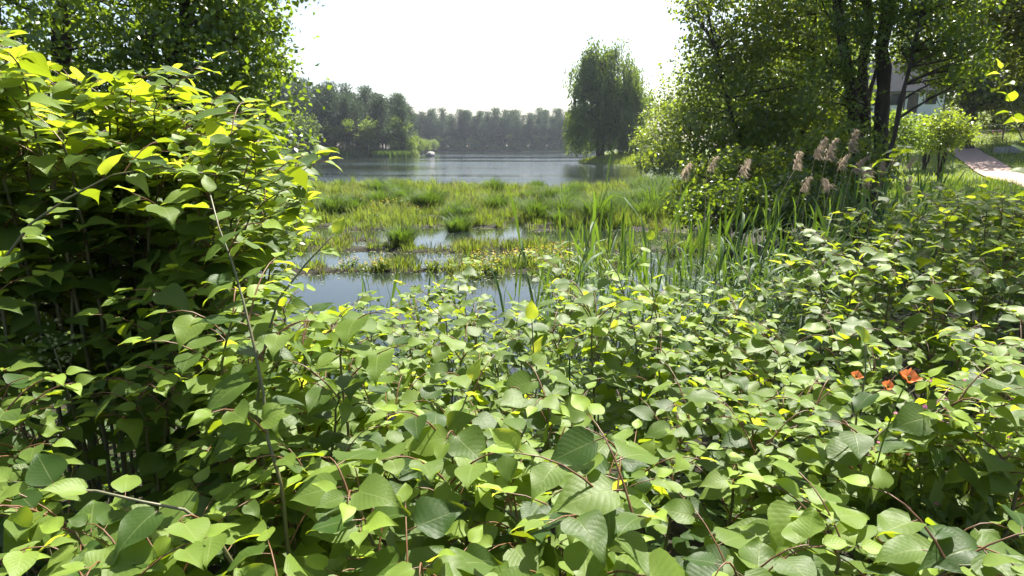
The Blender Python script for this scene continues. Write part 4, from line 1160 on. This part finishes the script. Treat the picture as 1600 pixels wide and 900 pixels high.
for px, py, lean, lab in [(1066, 280, 0.1, 'leftmost drooping pale reed plume against the dark water'), (1104, 268, -0.1, 'narrow upright reed plume second from the left'), (1157, 275, 0.15, 'reed plume alone in front of the dark undergrowth'),
                          (1240, 268, 0.75, 'reed plume on a long slanting stem'), (1272, 250, 0.1, 'upper left one of the two twin plumes before the willow'), (1290, 252, 0.1, 'upper right one of the two twin plumes before the willow'),
                          (1250, 300, 0.1, 'low broad reed plume under the twin plumes'), (1326, 240, 0.0, 'high reed plume in front of the alder trunk foot'), (1330, 268, 0.1, 'broad reed plume just below the high plume'),
                          (1310, 262, 0.1, 'small narrow plume left of the broad plume'), (1296, 296, 0.1, 'plume hanging low between the twin plumes and the bank')]:
    plume_reed(px, py, r.uniform(7.4, 9.0), lab, None, lean, r.uniform(0.68, 0.88))
for i in range(5):
    plume_reed(r.uniform(1335, 1420), r.uniform(262, 305), r.uniform(7.5, 9), 'faded reed plume in the cluster at the top of the right bank', 'faded plumes at the right bank', 0.1, r.uniform(0.55, 0.8))

# ------------------------------------------------------------------ small flowers in the foreground
def poppy(px, py, Y, label):
    t = at(px, py, Y); b = np.array([t[0] - 0.05, t[1] + 0.05, 0]); b[2] = G(b[0], b[1]) - 0.01
    root = thing('poppy', label, 'flower', b)
    a = Acc(); a.add(*tube(bez(b, np.array([b[0], b[1], t[2] - 0.2]), t, 8), 0.0022, 4)); a.build('stem', M['herb'], root, b)
    rr_ = np.random.default_rng(int(px))
    for q in range(4):
        az = q * 1.571 + 0.4; a = Acc()
        us, vs_ = np.meshgrid(np.linspace(-1, 1, 5), np.linspace(0, 1, 4))
        w = 0.018 * np.sqrt(vs_ + 0.03); rad = 0.018 * vs_
        x = rad; yv = us * w; z = 0.018 * vs_ ** 1.5 + 0.004 * np.sin(us * 5 + q) * vs_
        ca, sa = math.cos(az), math.sin(az)
        V = np.stack([x * ca - yv * sa, x * sa + yv * ca, z], -1).reshape(-1, 3)
        T = []
        for i_ in range(3):
            for j_ in range(4):
                p_ = i_ * 5 + j_; T += [(p_, p_ + 1, p_ + 6), (p_, p_ + 6, p_ + 5)]
        a.add(V, T, rr_.random()); o = a.build('petal', M['poppy'], root); o.location = t - b; o.rotation_euler = (0.5, 0.1, 0)
    a = Acc(); a.add(*tube(np.array([(0, 0, 0), (0, -0.003, 0.006), (0, -0.005, 0.011)]), np.array([0.005, 0.006, 0.003]), 7)); o = a.build('seed_head', M['herb'], root); o.location = t - b
poppy(1418, 594, 1.42, 'bright orange poppy, rightmost and largest of the three')
poppy(1386, 606, 2.15, 'half hidden orange poppy in the middle of the three')
poppy(1337, 590, 2.35, 'faint orange poppy behind leaves, leftmost of the three')
CR = [flower_mesh(600 + i, 16, 0.5, 0.16, 'pink', 0.006, 0.35, 0.0014, 34, 0.5) for i in range(3)]
for i in range(9):
    p = at(r.uniform(1450, 1545), r.uniform(640, 720), r.uniform(1.6, 2.0)); g = G(p[0], p[1])
    root = thing('herb_plant', 'feathery light green herb with tiny pink flowers at the lower right', 'herb', (p[0], p[1], g - 0.01), 'pink-flowered herbs at lower right', r.random() * 6)
    s = max((p[2] - g) / 0.5, 0.6); root.scale = (min(s, 1.1), min(s, 1.1), s); st, fl = CR[i % 3]; link('stems', st, root); link('blossoms', fl, root)
# thistle
def thistle(px, py, Y, label):
    t = at(px, py, Y); b = np.array([t[0], t[1] + 0.05, 0]); b[2] = G(b[0], b[1]) - 0.01
    root = thing('thistle', label, 'thistle', b); H = t[2] - b[2]
    a = Acc(); a.add(*tube(bez(b, b + (0.02, 0, H * 0.5), t, 8), np.linspace(0.007, 0.004, 8), 5)); a.build('stem', M['thistle'], root, b)
    rr_ = np.random.default_rng(5)
    for i in range(15):
        q_ = 0.5 + 0.5 * i / 15; p = b + (t - b) * q_; az = i * 2.4; L = 0.15 * (1.2 - 0.6 * q_)
        a = Acc(); V = [(0, 0, 0)]; T = []
        for j in range(1, 8):
            u = j / 7; w = (0.028 if j % 2 else 0.010) * (1 - u * 0.7); V += [(-w, u * L, 0.012 * (j % 2) - 0.05 * u * u), (0, u * L, -0.05 * u * u), (w, u * L, 0.012 * (j % 2) - 0.05 * u * u)]
        T += [(0, 2, 1), (0, 3, 2)]
        for j in range(6):
            p_ = 1 + j * 3; T += [(p_, p_ + 1, p_ + 4), (p_, p_ + 4, p_ + 3), (p_ + 1, p_ + 2, p_ + 5), (p_ + 1, p_ + 5, p_ + 4)]
        a.add(V, T, rr_.random()); o = a.build('leaf', M['thistle'], root); o.location = p - b; o.rotation_euler = (0.5, 0, az)
thistle(985, 730, 1.62, 'spiny thistle with jagged leaves at the bottom, right of centre')
thistle(890, 560, 2.6, 'spiny thistle half hidden below the yellow topped knotweed')
# pale blossom spray in the dark hollow
t = at(85, 545, 2.25); b = np.array([t[0] + 0.05, t[1] + 0.05, 0]); b[2] = G(b[0], b[1])
root = thing('blossom_spray', 'pale faded blossom spray glimpsed in the dark hollow at left', 'flower', b)
a = Acc(); a.add(*tube(bez(b, b + (0, 0, 0.6), t, 7), np.linspace(0.006, 0.003, 7), 5)); a.build('stem', M['stem'], root, b)
a = Acc(); k = 70; scatter(a, *LEAF5, t + r.normal(size=(k, 3)) * np.array([0.04, 0.03, 0.05]), sphere_dirs(k), sphere_dirs(k), np.full(k, 0.018), r.random(k)); a.build('blossoms', M['pale'], root, b)

# ------------------------------------------------------------------ the lawn side: path, fence, house
def ribbon(name, pix, width, mat, lift, kind='structure'):
    P = np.array([(x, y) for x, y in pix]); P3 = smooth_poly(np.c_[P, np.zeros(len(P))], 40)[:, :2]
    tg = unit(np.gradient(P3, axis=0)); nr = np.stack([-tg[:, 1], tg[:, 0]], 1)
    rows = [P3 + nr * width * s for s in (-0.5, -0.17, 0.17, 0.5)]
    V = np.stack([np.c_[q_, gz(q_[:, 0], q_[:, 1]) + lift] for q_ in rows], 1).reshape(-1, 3); T = []
    for i in range(39):
        for j in range(3):
            p = i * 4 + j; T += [(p, p + 4, p + 5), (p, p + 5, p + 1)]
    a = Acc(); a.add(V, T); return a.build(name, mat, kind=kind)
PATH = [(13, 12), (17, 19), (20, 24), (24, 32), (28.5, 41), (36, 56)]
ribbon('path', PATH, 1.6, M['paving'], 0.05)
# raised stone border of the flower bed
a = Acc()
A_, B_ = np.array([28.0, 37.2]), np.array([35.5, 34.5])
stone_root = thing('stone_border', 'low grey stone border of the flower bed behind the path', 'stone wall', (A_[0], A_[1], G(*A_)))
box = np.array([(x, y, z) for z in (0, 1) for y in (0, 1) for x in (0, 1)], float); boxT = np.array([(0, 2, 3), (0, 3, 1), (4, 5, 7), (4, 7, 6), (0, 1, 5), (0, 5, 4), (2, 6, 7), (2, 7, 3), (0, 4, 6), (0, 6, 2), (1, 3, 7), (1, 7, 5)])
n = 12; dirv = (B_ - A_) / np.linalg.norm(B_ - A_); L = np.linalg.norm(B_ - A_) / n
am = Acc(); am.add((box - (0, 0.5, 0)) * (L - 0.03, 0.35, 0.5), boxT); bm_ = am.mesh('border_stone', M['stone'], smooth=False)
for i in range(n):
    q_ = A_ + dirv * L * i
    o = link('stone', bm_, stone_root, loc=(q_[0] - A_[0], q_[1] - A_[1], G(*q_) - G(*A_) - 0.12 + r.uniform(-.03, .03))); o.rotation_euler = (0, 0, math.atan2(dirv[1], dirv[0]) + r.normal() * 0.02)
# wire fence with wooden posts
fr = thing('wire_fence', 'wooden posts with thin wires along the flower bed at the right', 'fence', (30.5, 43.0, G(30.5, 43.0)))
fo = np.array(fr.location)
posts = []
for i in range(6):
    x, y = 30.5 + i * 2.0, 43.0 - i * 0.35; posts.append(np.array([x, y, G(x, y)]))
for p in posts:
    a = Acc(); a.add(*tube(np.array([p + (0, 0, -0.3), p + (0.01, 0, 0.5), p + (0.02, 0.01, 1.25)]), np.array([0.06, 0.055, 0.05]), 7)); a.build('post', M['wood'], fr, fo)
for h in (0.35, 0.7, 1.05):
    a = Acc(); a.add(*tube(np.array([p + (0, 0, h) for p in posts]), 0.006, 4)); a.build('wire', M['metal'], fr, fo)
GF = [flower_mesh(700 + i, 14, 0.7, 0.35, 'pink', 0.045, 0.35) for i in range(3)]
for i in range(34):
    flowers(GF, r.uniform(30.0, 37.0), r.uniform(38.0, 42.0), r.uniform(0.7, 1.2), 'pink-flowered garden plant in the bed along the wire fence', 'pink flowers in the bed', 'garden_flower_plant')
# lawn grass
k = 42000; x = r.uniform(9, 48, k); y = r.uniform(22, 58, k)
keep = (lake_sd(x, y) > 1.5) & (x / y > 0.3); x, y = x[keep], y[keep]; k = len(x)
on = np.zeros(k, bool)
PP = smooth_poly(np.c_[np.array(PATH), np.zeros(len(PATH))], 60)
on = np.min(np.hypot(x[:, None] - PP[None, :, 0], y[:, None] - PP[None, :, 1]), 1) < 0.9
x, y = x[~on], y[~on]; k = len(x)
a = Acc(); blades(a, r, np.stack([x, y, gz(x, y) - 0.01], 1), r.uniform(0.08, 0.28, k), r.uniform(0.02, 0.05, k), 0.4, np.clip(r.normal(0.6, 0.25, k), 0, 1))
tag(a.build('lawn_grass', M['lawn'], kind='stuff'), 'bright sunlit lawn grass on the slope at the right', 'grass')

k = 16000; x = r.uniform(9, 26, k); y = r.uniform(84, 122, k); keep = lake_sd(x, y) > 0.1; x, y = x[keep], y[keep]; k = len(x)
a = Acc(); blades(a, r, np.stack([x, y, gz(x, y) - 0.02], 1), r.uniform(0.25, 0.7, k), r.uniform(0.06, 0.14, k), 0.4, np.clip(r.normal(0.4, 0.25, k), 0, 1))
tag(a.build('bank_grass', M['lawn'], kind='stuff'), 'rough grass on the far bank around the weeping willow', 'grass')

k = 26000; y = r.uniform(7.5, 25, k); x = r.uniform(0.5, 1.05, k) * y; keep = lake_sd(x, y) > 0.8; x, y = x[keep], y[keep]; k = len(x)
on = np.min(np.hypot(x[:, None] - PP[None, :, 0], y[:, None] - PP[None, :, 1]), 1) < 0.9
x, y = x[~on], y[~on]; k = len(x)
a = Acc(); arch_blades(a, r, np.stack([x, y, gz(x, y) - 0.02], 1), r.random(k) * 6.283, np.abs(r.normal(size=k)) * 0.3, r.uniform(0.12, 0.42, k), r.uniform(0.008, 0.02, k), np.clip(r.normal(0.45, 0.25, k), 0, 1))
tag(a.build('rough_grass', M['tuss'], kind='stuff'), 'rough uncut grass between the right bank knotweed and the path', 'grass')

def house():
    c = at(1405, 195, 72); g = G(c[0], c[1]); b = np.array([c[0], c[1], g])
    root = thing('house', 'white house with a dark slate roof seen between the trees at right', 'house', b, rz=R(-28))
    W, D, H, RH, e = 7.5, 6.0, 2.6, 3.0, 0.45
    a = Acc(); a.add((box - (0.5, 0.5, 0)) * (W, D, H + 0.8) + (0, 0, -0.8), boxT)
    for s in (-1, 1): a.add([(s * W / 2, -D / 2, H), (s * W / 2, D / 2, H), (s * W / 2, 0, H + RH * 0.96)], [(0, 1, 2)])
    a.build('wall', M['wallwhite'], root, smooth=False)
    a = Acc()
    sl = RH / (D / 2); t_ = 0.14
    for s in (-1, 1):
        P0 = np.array([0, s * (D / 2 + e), H - e * sl]); P1 = np.array([0, 0, H + RH])
        V = []
        for x in (-W / 2 - e, W / 2 + e):
            for p in (P0, P1):
                V += [(x, p[1], p[2]), (x, p[1], p[2] + t_)]
        a.add(V, [(0, 2, 3), (0, 3, 1), (4, 5, 7), (4, 7, 6), (1, 3, 7), (1, 7, 5), (0, 4, 6), (0, 6, 2), (0, 1, 5), (0, 5, 4), (2, 6, 7), (2, 7, 3)])
    rf = a.build('roof', M['slate'], root, smooth=False)
    a = Acc(); a.add((box - (0.5, 0.5, 0)) * (0.6, 0.6, 1.3) + (1.8, 0.6, H + RH - 0.9), boxT); a.build('chimney', M['stone'], rf, smooth=False)
    for x in (-2.6, -0.8, 2.4):
        f = Acc(); f.add((box - (0.5, 0.5, 0)) * (1.0, 0.08, 1.2) + (x, -D / 2 - 0.03, 0.9), boxT); wf = f.build('window', M['wood'], root, smooth=False)
        f = Acc(); f.add((box - (0.5, 0.5, 0)) * (0.82, 0.03, 1.02) + (x, -D / 2 - 0.075, 0.99), boxT); f.build('pane', M['glass'], wf, smooth=False)
    f = Acc(); f.add((box - (0.5, 0.5, 0)) * (0.95, 0.09, 2.05) + (0.8, -D / 2 - 0.03, 0.0), boxT); f.build('door', M['wood'], root, smooth=False)
    for x in (-W / 2 + 0.1, -1.7, 0.05, W / 2 - 0.1):
        f = Acc(); f.add((box - (0.5, 0.5, 0)) * (0.14, 0.06, H) + (x, -D / 2 - 0.025, 0), boxT); f.build('timber', M['wood'], root, smooth=False)
house()

# ------------------------------------------------------------------ air
hm, nt, out = new_mat('haze_air')
pv = nd(nt, 'ShaderNodeVolumePrincipled')
pv.inputs['Color'].default_value = (0.80, 0.88, 1.0, 1)
pv.inputs['Density'].default_value = 0.0002
pv.inputs['Anisotropy'].default_value = 0.3
nt.links.new(pv.outputs[0], out.inputs['Volume'])
a = Acc(); a.add(box * (1300, 760, 34) + (-650, -70, -4), boxT)
hz = a.build('haze', hm, smooth=False, kind='stuff')
hz['label'] = 'thin morning haze over the lake'; hz['category'] = 'haze'
print('objects', len(bpy.data.objects), 'tris', sum(len(m.polygons) for m in bpy.data.meshes))
